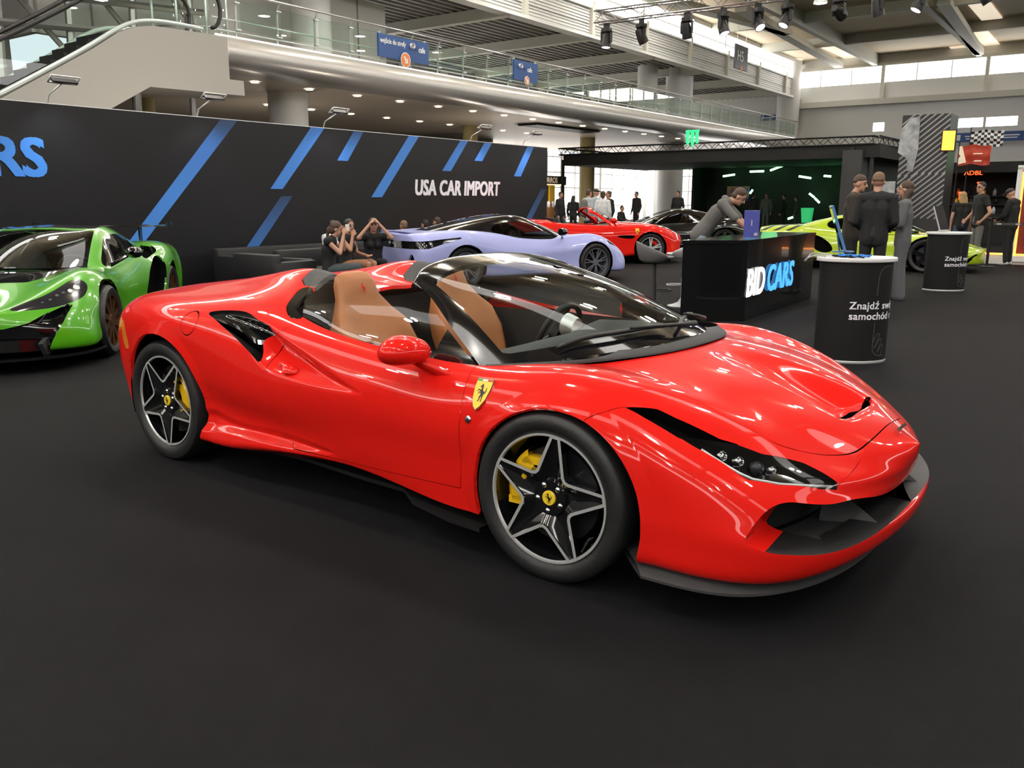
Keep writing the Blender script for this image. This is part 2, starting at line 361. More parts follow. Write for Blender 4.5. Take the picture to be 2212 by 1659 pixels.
# street front under the gallery: tall lit windows
b = MB(); b.box((47, 29.2, 2.3), (22, .08, 4.6)); b.box((57.6, 24, 2.3), (.08, 12, 4.6)); hb(b, 'window_5', 'street_glass', kind='structure')
b = MB()
for p in np.arange(36.2, 58, 1.75): b.box((p, 29.0, 2.3), (.09 if int(p*4) % 3 else .28, .1, 4.6))
for z in (.15, 1.1, 2.3, 3.3, 4.3): b.box((47, 29.0, z), (22, .08, .07))
for q in np.arange(18.2, 29.5, .9): b.box((57.4, q, 2.3), (.1, .08 if int(q*3) % 3 else .3, 4.6))
for z in (.15, 1.1, 2.1, 3.2, 4.4): b.box((57.4, 24, z), (.08, 12, .08))
hb(b, 'trim_10', 'panel_white', kind='structure')
b = MB(); b.box((23, 29.2, 2.4), (26, .2, 4.8)); b.box((35.9, 28, 2.4), (.2, 2.6, 4.8)); hb(b, 'wall_under', 'concrete', kind='structure')
# side and rear walls that close the hall behind the camera, with daylight bands
b = MB()
for z0, z1 in ((0, 8.6), (10.2, 10.7)): b.box((16, Q0-.1, (z0+z1)/2), (84, .2, z1-z0))
hb(b, 'wall_right', 'wall_dim', kind='structure')
b = MB(); b.box((16, Q0-.3, 9.4), (84, .05, 1.7)); hb(b, 'window_6', 'daylight_glass', kind='structure')
b = MB()
for z0, z1 in ((0, 8.6), (10.2, 10.7)): b.box((P0-.1, 2, (z0+z1)/2), (.2, 56, z1-z0))
hb(b, 'wall_near', 'wall_dim', kind='structure')
b = MB(); b.box((P0-.3, 2, 9.4), (.05, 56, 1.7)); hb(b, 'window_7', 'daylight_glass', kind='structure')
hb(MB().box((-8, 29.9, 5), (36, .2, 10)), 'wall_annex', 'panel_grey', kind='structure')
# high-bay lamps over the hall
def high_bay():
    e = empty('high_bay_lamp'); MB().lathe([(.0, .62), (.08, .62), (.1, .4), (.26, .12), (.3, 0), (.27, .0), (.2, .1), (.0, .14)], 20).build('reflector', 'alu', e, True, ang=40)
    b = MB(); b.lathe([(.265, .012), (0, .012)], 20); b.build('lamp_glass', 'lamp_glow', e); b = MB(); b.tube([(0, 0, .6), (0, 0, .95)], .015, 5); b.build('rod', 'steel', e); MB().lathe([(0, .66), (.25, .66)], 20).build('ceiling_fill', 'ceiling_fill_glow', e)  # upward disc on each lamp is added to brighten the ceiling
    return e
hl = high_bay(); first = True
for p in range(-20, 40, 6):
    for q in range(-10, 15, 6):
        o = hl if first else copy_tree(hl); first = False
        o.location = HP(p+1.5, q+1, 9.6); tag(o, 'round high-bay lamp hanging under the hall roof beams', 'ceiling lamp', 'high-bay lamps under the hall roof')
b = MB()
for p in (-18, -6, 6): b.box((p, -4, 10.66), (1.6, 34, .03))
hb(b, 'roof_fill_panels', mm('roof_fill', (1, 1, 1), .4, emit=3.6, ecol=(1, .97, .92)), kind='structure')  # out-of-view glowing panels added to light the hall from above

# fill lights added behind the exhibition wall to brighten the gallery soffit
for p, q, e_ in ((8, 13.5, 120), (17, 14.5, 160), (17, 22, 120), (26, 19, 160), (34, 22, 120)):
    d = bpy.data.lights.new('soffit_fill', 'POINT'); d.energy = e_; d.color = (1, .87, .72); d.shadow_soft_size = .3
    L = bpy.data.objects.new('soffit_fill', d); C.objects.link(L); L.location = HP(p, q, 1.6)
# ---------------------------------------------------------------- things on and round the gallery
def text(name, s, size, m, T, parent, bold=0, shear=0, width=1, ext=.002, fade=False, spacing=1.0, label=None):
    cu = bpy.data.curves.new('t', 'FONT'); cu.body = s; cu.size = size; cu.shear = shear; cu.extrude = ext; cu.resolution_u = 3; cu.space_character = spacing
    o = bpy.data.objects.new('t', cu); C.objects.link(o); dg = bpy.context.evaluated_depsgraph_get(); me = bpy.data.meshes.new_from_object(o.evaluated_get(dg)); bpy.data.objects.remove(o)
    V = [T @ Vector((v.co.x*width, v.co.y, v.co.z)) for v in me.vertices]; F = [list(p.vertices) for p in me.polygons]
    if bold:                                                       # heavier strokes: the outline repeated a hair to each side
        W, G = [], []; T3 = T.to_3x3(); n = len(V)
        for k, (dx, dy) in enumerate(((-1, -.6), (1, -.6), (-1, .6), (1, .6), (0, 0))):
            d = T3 @ Vector((dx*bold*size, dy*bold*size, -.0004*k)); W += [v+d for v in V]; G += [[i+n*k for i in f] for f in F]
        V, F = W, G
    bpy.data.meshes.remove(me); return mk(name, V, F, m, parent, False, label=label)
def face(o, right, up):
    """matrix with local x along right, y along up"""
    r = Vector(right).normalized(); u = Vector(up).normalized(); n = r.cross(u); m = Matrix((r, u, n)).transposed().to_4x4(); m.translation = o; return m
# escalator
t = hthing('escalator', 7, 15.6, 0, 'beige clad escalator with glass sides rising to the gallery behind the black wall', 'escalator')
def at(p, q, z): return Vector((p-7, q-15.6, z))
side = [(-3.5, -1.3), (4.66, 3.36), (6.6, 4.52), (7.2, 4.93), (7.6, 5.1), (8.03, 5.19), (9.07, 5.22), (9.95, 5.22), (9.95, 4.28), (10.35, 4.28), (10.35, 3.94), (7.85, 3.9), (6.89, 3.36), (-.6, -.9)]
b = MB(); n = len(side)
b.add([at(p, 15, max(z, .0)) for p, z in side]+[at(p, 16.4, max(z, .0)) for p, z in side], [tuple(range(n)), tuple(range(n, 2*n))[::-1]]+[(i, n+i, n+(i+1) % n, (i+1) % n) for i in range(n)])
b.build('cladding', 'beige', t)
b = MB()
for q in (15.02, 16.38):
    pr_ = spl([(-3, -1.0), (4.66, 3.42), (6.6, 4.58), (7.4, 5.08), (8.03, 5.26), (9.3, 5.28)], 40)
    b.tube([at(p, q, z+.03) for p, z in pr_ if z > .05], .05, 6)
b.build('skirt_rail', 'post', t, True)
for q in (15.1, 16.3):
    pr_ = [x for x in spl([(-3, -1.0), (4.66, 3.42), (6.6, 4.58), (7.4, 5.08), (8.03, 5.26), (9.6, 5.28)], 40) if x[1] > 0]
    b = MB(); b.grid([[at(p, q, z) for p, z in pr_], [at(p, q, z+.92) for p, z in pr_]]); b.build('glass_side', 'rail_glass', t, True)
    b = MB(); e = [at(p, q, z+.95) for p, z in pr_]; lp = e[-1]; e += [lp+Vector((.28*sin(a), 0, -.42+.42*cos(a))) for a in np.linspace(.3, pi, 8)]; b.tube(e, .045, 8); b.build('handrail', 'black', t, True)
b = MB()
for k in range(22):
    p = 1.2+k*.28; z = 3.42+(p-4.66)*.595
    b.box(at(p, 15.7, z-.05), (.29, 1.0, .2))
b.build('step', 'dark_metal', t)
# steel lattice behind the escalator
t = hthing('steel_lattice', 5, 19, 0, 'dark steel roof lattice behind the escalator, at the top left corner', 'lattice'); b = MB()
for z in (6.5, 7.2, 7.9, 5.8): b.tube([(-7, 0, z-.9), (7.2, 0, z+.1)], .09, 6)
for k in range(9): b.tube([(-7+k*1.7, .1, 0), (-6.7+k*1.7, .1, 8.4)], .1, 6)
for k in range(6): b.tube([(-7+k*2.4, .2, 8.3), (-4+k*2.4, .2, 5.2)], .07, 6)
b.build('lattice_bars', 'truss_alu', t)
hb(MB().box((-6, 21.5, 4.3), (28, .2, 8.6)), 'wall_upper', 'concrete', kind='structure')
# gallery railing
t = hthing('glass_railing', 11, 16.72, 5.6, 'long glass railing with steel posts along the gallery edge', 'railing')
px = list(np.arange(.55, 46.4, 1.345))
for x in px:
    b = MB(); b.tube([(x, 0, 0), (x, .02, .1), (x, 0, .16), (x, -.02, .80), (x, -.06, .93), (x, -.13, 1.05)], [.03, .03, .032, .032, .022, .018], 6)
    for z in (.2, .86): b.box((x, -.07, z), (.16, .09, .03))
    b.build('post', 'post', t, True, ang=40)
for i in range(len(px)-1):
    b = MB(); b.box(((px[i]+px[i+1])/2, -.10, .55), (1.22, .012, .72)); b.build('glass_panel', 'rail_glass', t)
b = MB(); b.tube([(-.2, -.14, 1.08), (46.6, -.14, 1.08)], .03, 8); b.build('handrail', 'steel', t, True)
b = MB()
for z in (.14, .42): b.tube([(-.2, -.02, z), (46.6, -.02, z)], .022, 6)
b.build('lower_rail', 'post', t, True)
# curved end railing at the top of the escalator
t = hthing('curved_railing', 10.2, 17, 5.5, 'curved glass railing end piece at the top of the escalator', 'railing')
arc = [Vector((1.0-1.4*cos(a)+.2, 1.2-1.6*sin(a)*.9, 0)) for a in np.linspace(.1, 1.5, 12)]
b = MB(); b.grid([arc, [v+Vector((0, 0, 1.0)) for v in arc]]); b.build('glass_panel', 'rail_glass', t, True)
b = MB(); b.tube([v+Vector((0, 0, 1.05)) for v in arc], .03, 6); b.tube([v+Vector((0, 0, .3)) for v in arc], .02, 6); b.build('handrail', 'steel', t, True)
for i in (0, 4, 8, 11):
    b = MB(); b.tube([arc[i], arc[i]+Vector((0, 0, 1.05))], .035, 6); b.build('post', 'post', t, True)
# hanging gallery signs
def gsign(name, p0, p1, z0, z1, label, big):
    t = hthing(name, (p0+p1)/2, 16.45, z0, label, 'sign', 'blue direction signs on the gallery railing'); w_ = p1-p0; h = z1-z0
    b = MB(); b.box((0, 0, h/2), (w_, .06, h)); b.build('board', 'sign_blue', t)
    T = face(Vector((0, -.035, 0)), (1, 0, 0), (0, 0, 1))
    if big: text('lettering', 'wejście do strefy', .21, 'white', T @ Matrix.Translation((-w_*.47, h*.62, 0)), t, .02, width=.78)
    text('lettering', 'vn', .19, 'trim', T @ Matrix.Translation((w_*.20 if big else -w_*.12, h*.52, 0)), t, 0, .2, .8)
    text('lettering', 'cafe', .24, 'white', T @ Matrix.Translation((w_*.29 if big else w_*.05, h*.50, 0)), t, .03, 0, .8)
    b = MB(); b.lathe([(.0, .0), (.085, .0), (.075, .08), (.09, .1)], 6, T @ Matrix.Translation((w_*.14 if big else -w_*.27, h*.72, .002))); b.build('cone_mark', 'white', t)
    d = MB(); d.lathe([(0, .0), (.23 if big else .17, .0)], 28, T @ Matrix.Translation((.02, .02, .02))); dd = d.build('disc_rim', 'white', t)
    d = MB(); d.lathe([(0, .0), (.2 if big else .145, .0)], 28, T @ Matrix.Translation((.02, .02, .024))); d.build('disc', 'orange_disc', dd)
    A = [(-.1, .08), (-.05, .12), (.05, .02), (.1, .07), (.1, -.1), (-.07, -.1), (-.02, -.05)]
    flat('arrow', A, T @ Matrix.Translation((.02, .02, .028)), 'white', dd)
    for s in (-.45, .45):
        b = MB(); b.box((w_*s, .05, h*.7), (.04, .08, h*.8)); b.build('bracket', 'post', t)
gsign('hanging_sign', 16.51, 18.82, 5.77, 6.44, 'wide blue sign with lettering and an orange arrow disc on the gallery railing', True)
gsign('hanging_sign', 23.61, 25.18, 5.86, 6.56, 'small blue cafe sign with orange disc, right of the wide one on the railing', False)
t = hthing('hall_number_sign', 42.2, 15, 8.2, 'dark grey hall sign reading H5 hanging below the roof window', 'sign')
b = MB(); b.box((0, 0, .6), (1.75, .08, 1.2)); b.build('board', 'dark_metal', t); text('lettering', 'H5', .75, 'white', face(Vector((-.65, -.05, .4)), (1, 0, 0), (0, 0, 1)), t, .02)
b = MB(); b.tube([(-.6, 0, 1.18), (-.6, 0, 2.52)], .01, 4); b.tube([(.6, 0, 1.18), (.6, 0, 2.52)], .01, 4); b.lathe([(0, 0), (.16, 0)], 20, face(Vector((0, -.05, .05)), (1, 0, 0), (0, 0, 1)), 1); b.build('wire', ['steel', 'orange_disc'], t)
t = hthing('wall_sign', 57.3, 18.6, 6.88, 'small blue sign with white line on the far wall beyond the gallery', 'sign')
b = MB(); b.box((0, 0, .19), (.05, 1.3, .38)); b.build('board', 'sign_blue', t); b = MB(); b.box((-.03, .1, .2), (.01, .8, .06)); b.box((-.03, .52, .2), (.01, .12, .14)); b.build('lettering', 'white', t)
t = hthing('wayfinding_sign', 56.6, 4.6, 4.92, 'long blue wayfinding banner with white pictograms across the right of the hall', 'sign')
b = MB(); b.box((0, 0, .28), (.06, 6.2, .56)); b.build('board', 'sign_blue', t)
for q, wd, hh in ((2.55, .25, .3), (1.95, .3, .34), (1.1, .9, .07), (1.1, .8, .06), (-.6, 1.5, .07), (-.7, 1.1, .06), (-1.75, .34, .3), (-2.25, .2, .34), (-2.8, .3, .3)): MB().box((-.04, q, .28 if hh > .2 else .34 if hh == .07 else .2), (.01, wd, hh)).build('pictogram', 'white', t)
# downlights in the soffit
def downl():
    e = empty('downlight'); MB().lathe([(.14, .0), (.17, .012), (.14, .02), (.12, .02), (.12, .0)], 20, Matrix.Rotation(pi, 4, 'X')).build('ring', 'white', e, True, ang=30)
    MB().lathe([(0, .006), (.125, .006)], 20, Matrix.Rotation(pi, 4, 'X')).build('diffuser', 'spot_glow', e); return e
dl = downl(); first = True
for row, (q, p0, k) in enumerate(((18.05, 13.1, 21), (22.6, 17.2, 9))):
    for i in range(k):
        o = dl if first else copy_tree(dl); first = False
        o.location = HP(p0+2.02*i, q, 4.775); tag(o, 'round recessed spotlight glowing in the ceiling under the gallery', 'ceiling light', 'spotlights under the gallery')
t = hthing('ceiling_vent', 31.5, 19.4, 4.7, 'long dark slatted vent in the ceiling under the gallery', 'vent'); b = MB()
for k in range(7): b.box((0, -.5+.16*k, .02), (5.5, .05, .06))
b.build('slats', 'dark_metal', t); MB().box((0, 0, .065), (5.6, 1.2, .02)).build('backing', 'black', t)
# ---------------------------------------------------------------- black exhibition wall with blue stripes
t = hthing('exhibition_wall', 6, 9.8, 0, 'long black exhibition wall with blue slanted stripes and USA CAR IMPORT lettering', 'display wall')
b = MB(); b.box((-.03, .06, 1.4), (19.74, .12, 2.8)); b.build('panel', 'banner', t)
b = MB(); b.box((-.03, .06, 2.805), (19.74, .13, .012)); b.build('top_rail', 'alu', t)
ST = ([(5.79, 2.80), (6.13, 2.80), (4.18, .78), (3.92, .80)], [(7.78, 2.8), (8.11, 2.8), (7.03, 1.66), (6.75, 1.66)], [(6.98, 1.53), (7.25, 1.53), (5.91, .1), (5.64, .1)], [(8.87, 2.79), (9.14, 2.79), (8.68, 2.215), (8.4, 2.215)], [(10.48, 2.8), (10.80, 2.8), (9.61, 1.52), (9.3, 1.52)], [(12.22, 2.8), (12.5, 2.8), (11.86, 2.105), (11.55, 2.105)], [(13.12, 2.79), (13.41, 2.79), (13.03, 2.365), (12.73, 2.365)], [(14.91, 2.79), (15.2, 2.79), (14.62, 2.045), (14.32, 2.045)], [(15.55, 1.75), (15.82, 1.75), (14.95, .8), (14.68, .8)])
FD = ((.95, 0), (.45, 0), (.95, .45), (.85, 0), (.35, 0), (.45, 0), (.35, .05), (.5, 0), (1, .75))
for P, (f1, f0) in zip(ST, FD):
    V = [Vector((p-6, -.006, z)) for p, z in P]; n = 14; VV = []
    for k in range(n+1):
        s = k/n; VV += [V[3].lerp(V[0], s), V[2].lerp(V[1], s)]
    o = mk('stripe', VV, [(2*k, 2*k+1, 2*k+3, 2*k+2) for k in range(n)], 'print_blue', t, False)
    at_ = o.data.attributes.new('fade', 'FLOAT', 'POINT')
    for k in range(n+1):
        v = f0+(f1-f0)*(k/n)**1.3; at_.data[2*k].value = v; at_.data[2*k+1].value = v
mm('letter_white', (.82, .80, .84), .5, emit=.12); mm('letter_blue', (.05, .24, .74), .5, emit=.1)
TB = face(Vector((0, -.008, 0)), (1, 0, 0), (0, 0, 1))
text('lettering', 'USA CAR IMPORT', .46, 'letter_white', TB @ Matrix.Translation((4.62, 1.575, 0)), t, .038, .12, .815, spacing=1.04)
text('lettering', 'BID', .78, 'letter_white', TB @ Matrix.Translation((-6.25, 1.80, 0)), t, .045, .06, 1.0, spacing=1.0)
text('lettering', 'CARS', .74, 'letter_blue', TB @ Matrix.Translation((-5.02, 1.80, 0)), t, .036, .0, 1.03, spacing=.97)
def arm_light():
    e = empty('arm_light'); b = MB(); b.tube([(0, .05, -.05), (0, -.02, .1), (.06, -.3, .24)], .012, 6); b.build('arm', 'alu', e, True)
    b = MB()
    for a, c in (((-.2, 0), (.2, 0)), ((.2, 0), (.2, .2)), ((.2, .2), (-.2, .2)), ((-.2, .2), (-.2, 0))): b.tube([(.06+a[0], -.3-a[1]*.6, .24+a[1]*.4), (.06+c[0], -.3-c[1]*.6, .24+c[1]*.4)], .014, 5)
    b.build('lamp_frame', 'alu', e, True); b = MB(); b.box((.06, -.36, .27), (.36, .1, .02), rx=.6); b.build('lamp_head', 'dark_metal', e); return e
al = arm_light(); first = True
for p in (.5, 2.92, 5.35, 8.1, 12.6, 14.72):
    o = al if first else copy_tree(al); first = False; o.location = HP(p, 9.78, 2.82); o.rotation_euler = (0, 0, HA)
    tag(o, 'slim arm floodlight clamped on top of the black exhibition wall', 'light', 'arm floodlights on the exhibition wall')
    d = bpy.data.lights.new('arm_light', 'SPOT'); d.energy = 85 if p < 3 else 55; d.spot_size = 1.7; d.spot_blend = 1; d.shadow_soft_size = .12; d.color = (.92, .92, 1)
    L = bpy.data.objects.new('arm_light_beam', d); C.objects.link(L); L.location = HP(p+.06, 9.33, 3.05); L.rotation_euler = (HP(0, .42, -1.6)).to_track_quat('-Z', 'Y').to_euler()
# ---------------------------------------------------------------- lighting truss with moving heads
def truss(b, a, c, h=.28, n=24, r=.022, mi=0):
    a, c = Vector(a), Vector(c); d = (c-a); L = d.length; d.normalize(); s = d.cross(Vector((0, 0, 1))).normalized()*h/2; u = Vector((0, 0, h/2))
    cs = [(s+u), (s-u), (-s-u), (-s+u)]
    for k in cs: b.tube([a+k, c+k], r, 6)
    for i in range(n):
        p, q = a+d*L*i/n, a+d*L*(i+1)/n
        for j in range(4): b.tube([p+cs[j], q+cs[(j+1) % 4]] if i % 2 else [p+cs[(j+1) % 4], q+cs[j]], r*.45, 4, cap=False)
t = hthing('lighting_truss', 18, 2, 6.32, 'aluminium lighting truss hanging across the upper right of the hall', 'truss')
b = MB(); truss(b, (0, 7.65, 0), (.2, -9, 0), .3, 46); b.build('truss_frame', 'truss_alu', t)
b = MB()
for q in (6.5, -1, -7): b.tube([(0, q, .1), (0, q, 4.2)], .01, 4)
b.build('hanging_wire', 'steel', t)
def head():
    e = empty('moving_head_light'); b = MB(); b.box((0, 0, -.05), (.2, .2, .1), bev=.02); b.box((0, 0, .05), (.06, .14, .12)); b.build('base', 'black', e)
    b = MB()
    for s in (-1, 1): b.box((0, .125*s, -.2), (.07, .03, .26))
    b.box((0, 0, -.095), (.07, .28, .03)); b.build('yoke', 'black', e)
    bd = empty('body_pivot', (0, 0, -.27), parent=e); b = MB(); b.lathe([(0, .17), (.07, .17), (.095, .1), (.1, 0), (.115, -.05), (.115, -.17), (.1, -.17)], 20); h_ = b.build('lamp_head', 'black', e, True, ang=35); h_.location = (0, 0, -.27)
    b = MB(); b.lathe([(0, -.165), (.098, -.165)], 20); l_ = b.build('lens', 'stage_glow', h_); bpy.data.objects.remove(bd); return e
hd_ = head(); first = True
LAB = ['farthest left', 'second from the left', 'third from the left', 'fourth from the left', 'fifth from the left', 'sixth from the left', 'seventh from the left', 'eighth from the left', 'ninth from the left', 'tenth from the left']
for k, (q, az, tilt) in enumerate(((9.33, 0, .1), (8.28, 2.6, .55), (6.98, 0, -.35), (6.0, 1.3, .35), (5.12, 1.1, .65), (4.4, -.6, .5), (3.2, 2.9, 1.25), (2.35, 2.5, .3), (1.45, -1, .5), (.2, 2, .6))):
    o = hd_ if first else copy_tree(hd_); first = False; o.location = HP(18, q, 6.0249); o.rotation_euler = (0, 0, HA+az)
    o.scale = (1.15,)*3; tag(o, 'black moving-head stage light on the truss, %s' % LAB[k], 'stage light', 'moving heads on the lighting truss')
    for c_ in o.children:
        if c_.name.startswith('lamp_head'): c_.rotation_euler = (0, tilt, 0)
for p, q, tx, e_ in ((18, 8.2, (2, 2), 160), (18, 3.2, (0, -1), 260), (18, 6, (10, 4), 160), (18, -2, (5, -4), 160)):
    d = bpy.data.lights.new('stage_beam', 'SPOT'); d.energy = e_; d.spot_size = .5; d.spot_blend = .9; d.shadow_soft_size = .1; d.color = (.62, .5, 1)
    L = bpy.data.objects.new('stage_beam', d); C.objects.link(L); a = HP(p, q, 5.6); L.location = a; L.rotation_euler = (HP(*tx, 0)-a).to_track_quat('-Z', 'Y').to_euler()
# ---------------------------------------------------------------- black booth with green neon in the middle distance
mm('neon', (.2, 1, .35), .4, emit=7, ecol=(.35, 1, .45)); mm('cloth_black', (.006, .0065, .0065), .8); mm('booth_green', (.010, .013, .011), .7); mm('claw_green', (.03, .9, .25), .4, emit=.9, ecol=(.05, .9, .3))
t = hthing('event_booth', 37, 13, 0, 'large black booth with a truss ring roof and green neon tubes', 'booth')
b = MB(); b.box((4.2, -1.7, 1.75), (.15, 9.8, 3.5)); b.box((3.3, 3.15, 1.75), (1.8, .15, 3.5)); b.box((0, -6.5, 1.75), (8.5, .15, 3.5)); b.build('wall', 'booth_green', t)
b = MB(); b.box((.2, -.2, 3.36), (8.6, 14.6, .5)); b.build('canopy', 'cloth_black', t)
b = MB(); b.box((-3.9, -6.55, 1.7), (.9, .75, 3.4)); b.build('pillar', 'trim', t)
b = MB(); truss(b, (-4, 7.3, 3.78), (-4, -7.3, 3.78), .3, 44, .03); truss(b, (-4, -7.3, 3.78), (3.5, -7.5, 3.78), .3, 20, .03); truss(b, (-4, 7.3, 3.78), (4, 7.3, 3.78), .3, 20, .03); b.build('truss_ring', 'truss_black', t)
b = MB()
for s in (7.2, -7.2): b = MB(); b.box((-3.95, s, 1.7), (.12, .12, 3.4)); b.build('mast', 'truss_black', t)
for (q0, z0, q1, z1) in ((14.93, 2.69, 14.3, 2.77), (13.49, 2.9, 12.76, 2.91), (12.43, 2.94, 11.74, 3.18), (10.96, 2.63, 10.36, 2.53), (9.74, 2.63, 9.4, 2.6), (13.42, 1.8, 13.29, 1.99), (10.39, 1.79, 10.13, 1.6), (10.1, 1.56, 9.86, 1.34), (11.37, .54, 11.12, .63), (17.09, 2.94, 16.5, 2.93)):
    b = MB(); b.tube([(3.4, q0-13, z0), (3.4, q1-13, z1)], .05, 8)
    b.build('neon_tube', 'neon', t, True)
    b = MB(); b.tube([(3.4, (q0+q1)/2-13, (z0+z1)/2), (3.4, (q0+q1)/2-13, 3.4)], .008, 4); b.build('neon_rod', 'black', t)
b = MB(); b.box((3.5, 1.1, 1.8), (.06, 1.2, .75)); o_ = b.build('poster', mat('poster', (.05, .08, .45), .5, var=(3, (.6, .35, .1))), t)
b = MB(); b.lathe([(.26, .5), (.34, 1.2), (0, 1.2)], 4, Matrix.Translation((2.0, -3.0, -.1)) @ Matrix.Rotation(pi/4, 4, 'Z')); b.build('lit_stand', mat('lit_green', (.05, .6, .2), .5, emit=.55, ecol=(.06, .8, .25)), t)
for k, (dq, h) in enumerate(((-.22, .62), (0, .74), (.22, .56))):
    b = MB(); P = [(-.09, .72), (.1, .74), (.07, .6), (.06, .4), (.09, .2), (.02, .72-h), (-.03, .2), (-.06, .42), (-.05, .6)]
    b.prism([(x, z) for x, z in P], -.05, .05, face(Vector((-4.25, .33-dq, 3.74)), (0, -1, 0), (0, 0, 1))); b.build('claw_mark', 'claw_green', t)
for q, e_ in ((-1, 7), (-4, 9)):
    d = bpy.data.lights.new('neon_light', 'POINT'); d.energy = e_; d.color = (.25, 1, .35); d.shadow_soft_size = .4
    L = bpy.data.objects.new('neon_light', d); C.objects.link(L); L.location = HP(39.6, 13+q, 2.3)
# ---------------------------------------------------------------- red convertible: body surface (half control net, x forward, w sideways, z up)
NET = '''
-2.05 0 .893|-1.975 0 .913|-1.75 0 .95|-1.325 0 .965|-.95 0 .98|-.6 0 .99|-.25 0 .95|.15 0 .92|.55 0 .9|.95 0 .875|1.36 0 .85|1.75 0 .785|2.05 0 .7|2.28 0 .605|2.425 0 .535
-2.05 0 .888|-1.97 .28 .908|-1.75 .27 .945|-1.325 .25 .965|-.95 .23 .99|-.6 .22 1|-.25 .25 .95|.15 .27 .92|.55 .28 .9|.95 .29 .87|1.36 .27 .842|1.75 .25 .781|2.05 .22 .695|2.27 .16 .597|2.422 0 .522
-2.05 0 .88|-1.965 .44 .9|-1.74 .46 .94|-1.325 .43 .99|-.95 .4 1.05|-.6 .39 1.085|-.25 .42 1|.15 .44 .92|.55 .46 .89|.95 .48 .855|1.35 .45 .823|1.74 .42 .768|2.04 .37 .679|2.26 .27 .58|2.42 0 .508
-2.05 0 .87|-1.96 .58 .888|-1.735 .62 .925|-1.325 .6 .96|-.95 .57 1|-.6 .54 1.03|-.25 .6 .95|.15 .63 .885|.55 .65 .85|.95 .645 .815|1.345 .61 .808|1.73 .57 .757|2.03 .488 .654|2.25 .36 .548|2.417 0 .492
-2.05 0 .856|-1.955 .66 .873|-1.73 .762 .905|-1.325 .79 .925|-.95 .775 .94|-.6 .745 .945|-.25 .755 .89|.15 .785 .835|.55 .8 .8|.93 .79 .79|1.335 .765 .82|1.715 .71 .758|2.02 .608 .638|2.245 .445 .522|2.412 0 .474
-2.05 0 .84|-1.925 .74 .845|-1.735 .86 .865|-1.325 .91 .885|-.95 .905 .875|-.6 .875 .86|-.25 .862 .825|.15 .872 .782|.55 .882 .748|.92 .882 .738|1.33 .875 .778|1.705 .83 .709|2.02 .713 .595|2.25 .53 .492|2.405 0 .452
-2.06 0 .78|-1.935 .795 .77|-1.75 .925 .78|-1.325 .98 .805|-.95 .972 .775|-.6 .955 .735|-.25 .942 .7|.15 .942 .675|.55 .942 .655|.92 .94 .645|1.33 .95 .695|1.7 .915 .631|2.03 .815 .533|2.26 .565 .451|2.395 0 .425
-2.06 0 .65|-1.945 .815 .63|-1.77 .935 .63|-1.325 .988 .68|-.95 .985 .64|-.6 .982 .59|-.25 .975 .565|.15 .968 .55|.55 .965 .535|.92 .962 .535|1.325 .968 .605|1.7 .945 .529|2.05 .865 .458|2.275 .605 .412|2.385 0 .392
-2.04 0 .5|-1.935 .81 .5|-1.77 .93 .5|-1.325 .975 .55|-.95 .975 .52|-.6 .97 .465|-.25 .962 .445|.15 .955 .435|.55 .952 .425|.92 .952 .425|1.325 .96 .5|1.71 .95 .43|2.07 .885 .385|2.29 .63 .368|2.38 0 .36
-2.02 0 .36|-1.915 .8 .36|-1.76 .91 .36|-1.325 .955 .42|-.95 .955 .385|-.6 .94 .335|-.25 .935 .325|.15 .938 .325|.55 .942 .32|.92 .945 .32|1.325 .955 .38|1.72 .955 .345|2.09 .895 .325|2.31 .662 .31|2.413 0 .3
-1.98 0 .24|-1.885 .79 .24|-1.75 .89 .25|-1.325 .95 .3|-.95 .982 .245|-.6 .98 .24|-.25 .955 .245|.15 .925 .25|.55 .93 .225|.92 .938 .205|1.325 .945 .27|1.735 .955 .265|2.1 .89 .255|2.32 .657 .265|2.428 0 .27
-1.92 0 .16|-1.845 .75 .16|-1.74 .84 .17|-1.325 .92 .22|-.93 .975 .192|-.6 .968 .195|-.25 .925 .225|.15 .905 .24|.55 .915 .212|.92 .925 .19|1.325 .93 .2|1.74 .945 .195|2.09 .875 .185|2.3 .637 .2|2.408 0 .215
-1.82 0 .14|-1.745 .65 .14|-1.7 .73 .15|-1.325 .8 .18|-.93 .85 .165|-.6 .85 .165|-.25 .82 .17|.15 .8 .18|.55 .8 .17|.92 .8 .16|1.325 .8 .17|1.72 .82 .17|2.03 .76 .165|2.21 .542 .17|2.308 0 .18
'''
def net(t): return [[tuple(map(float, p.split())) for p in l.split('|')] for l in t.strip().splitlines()]
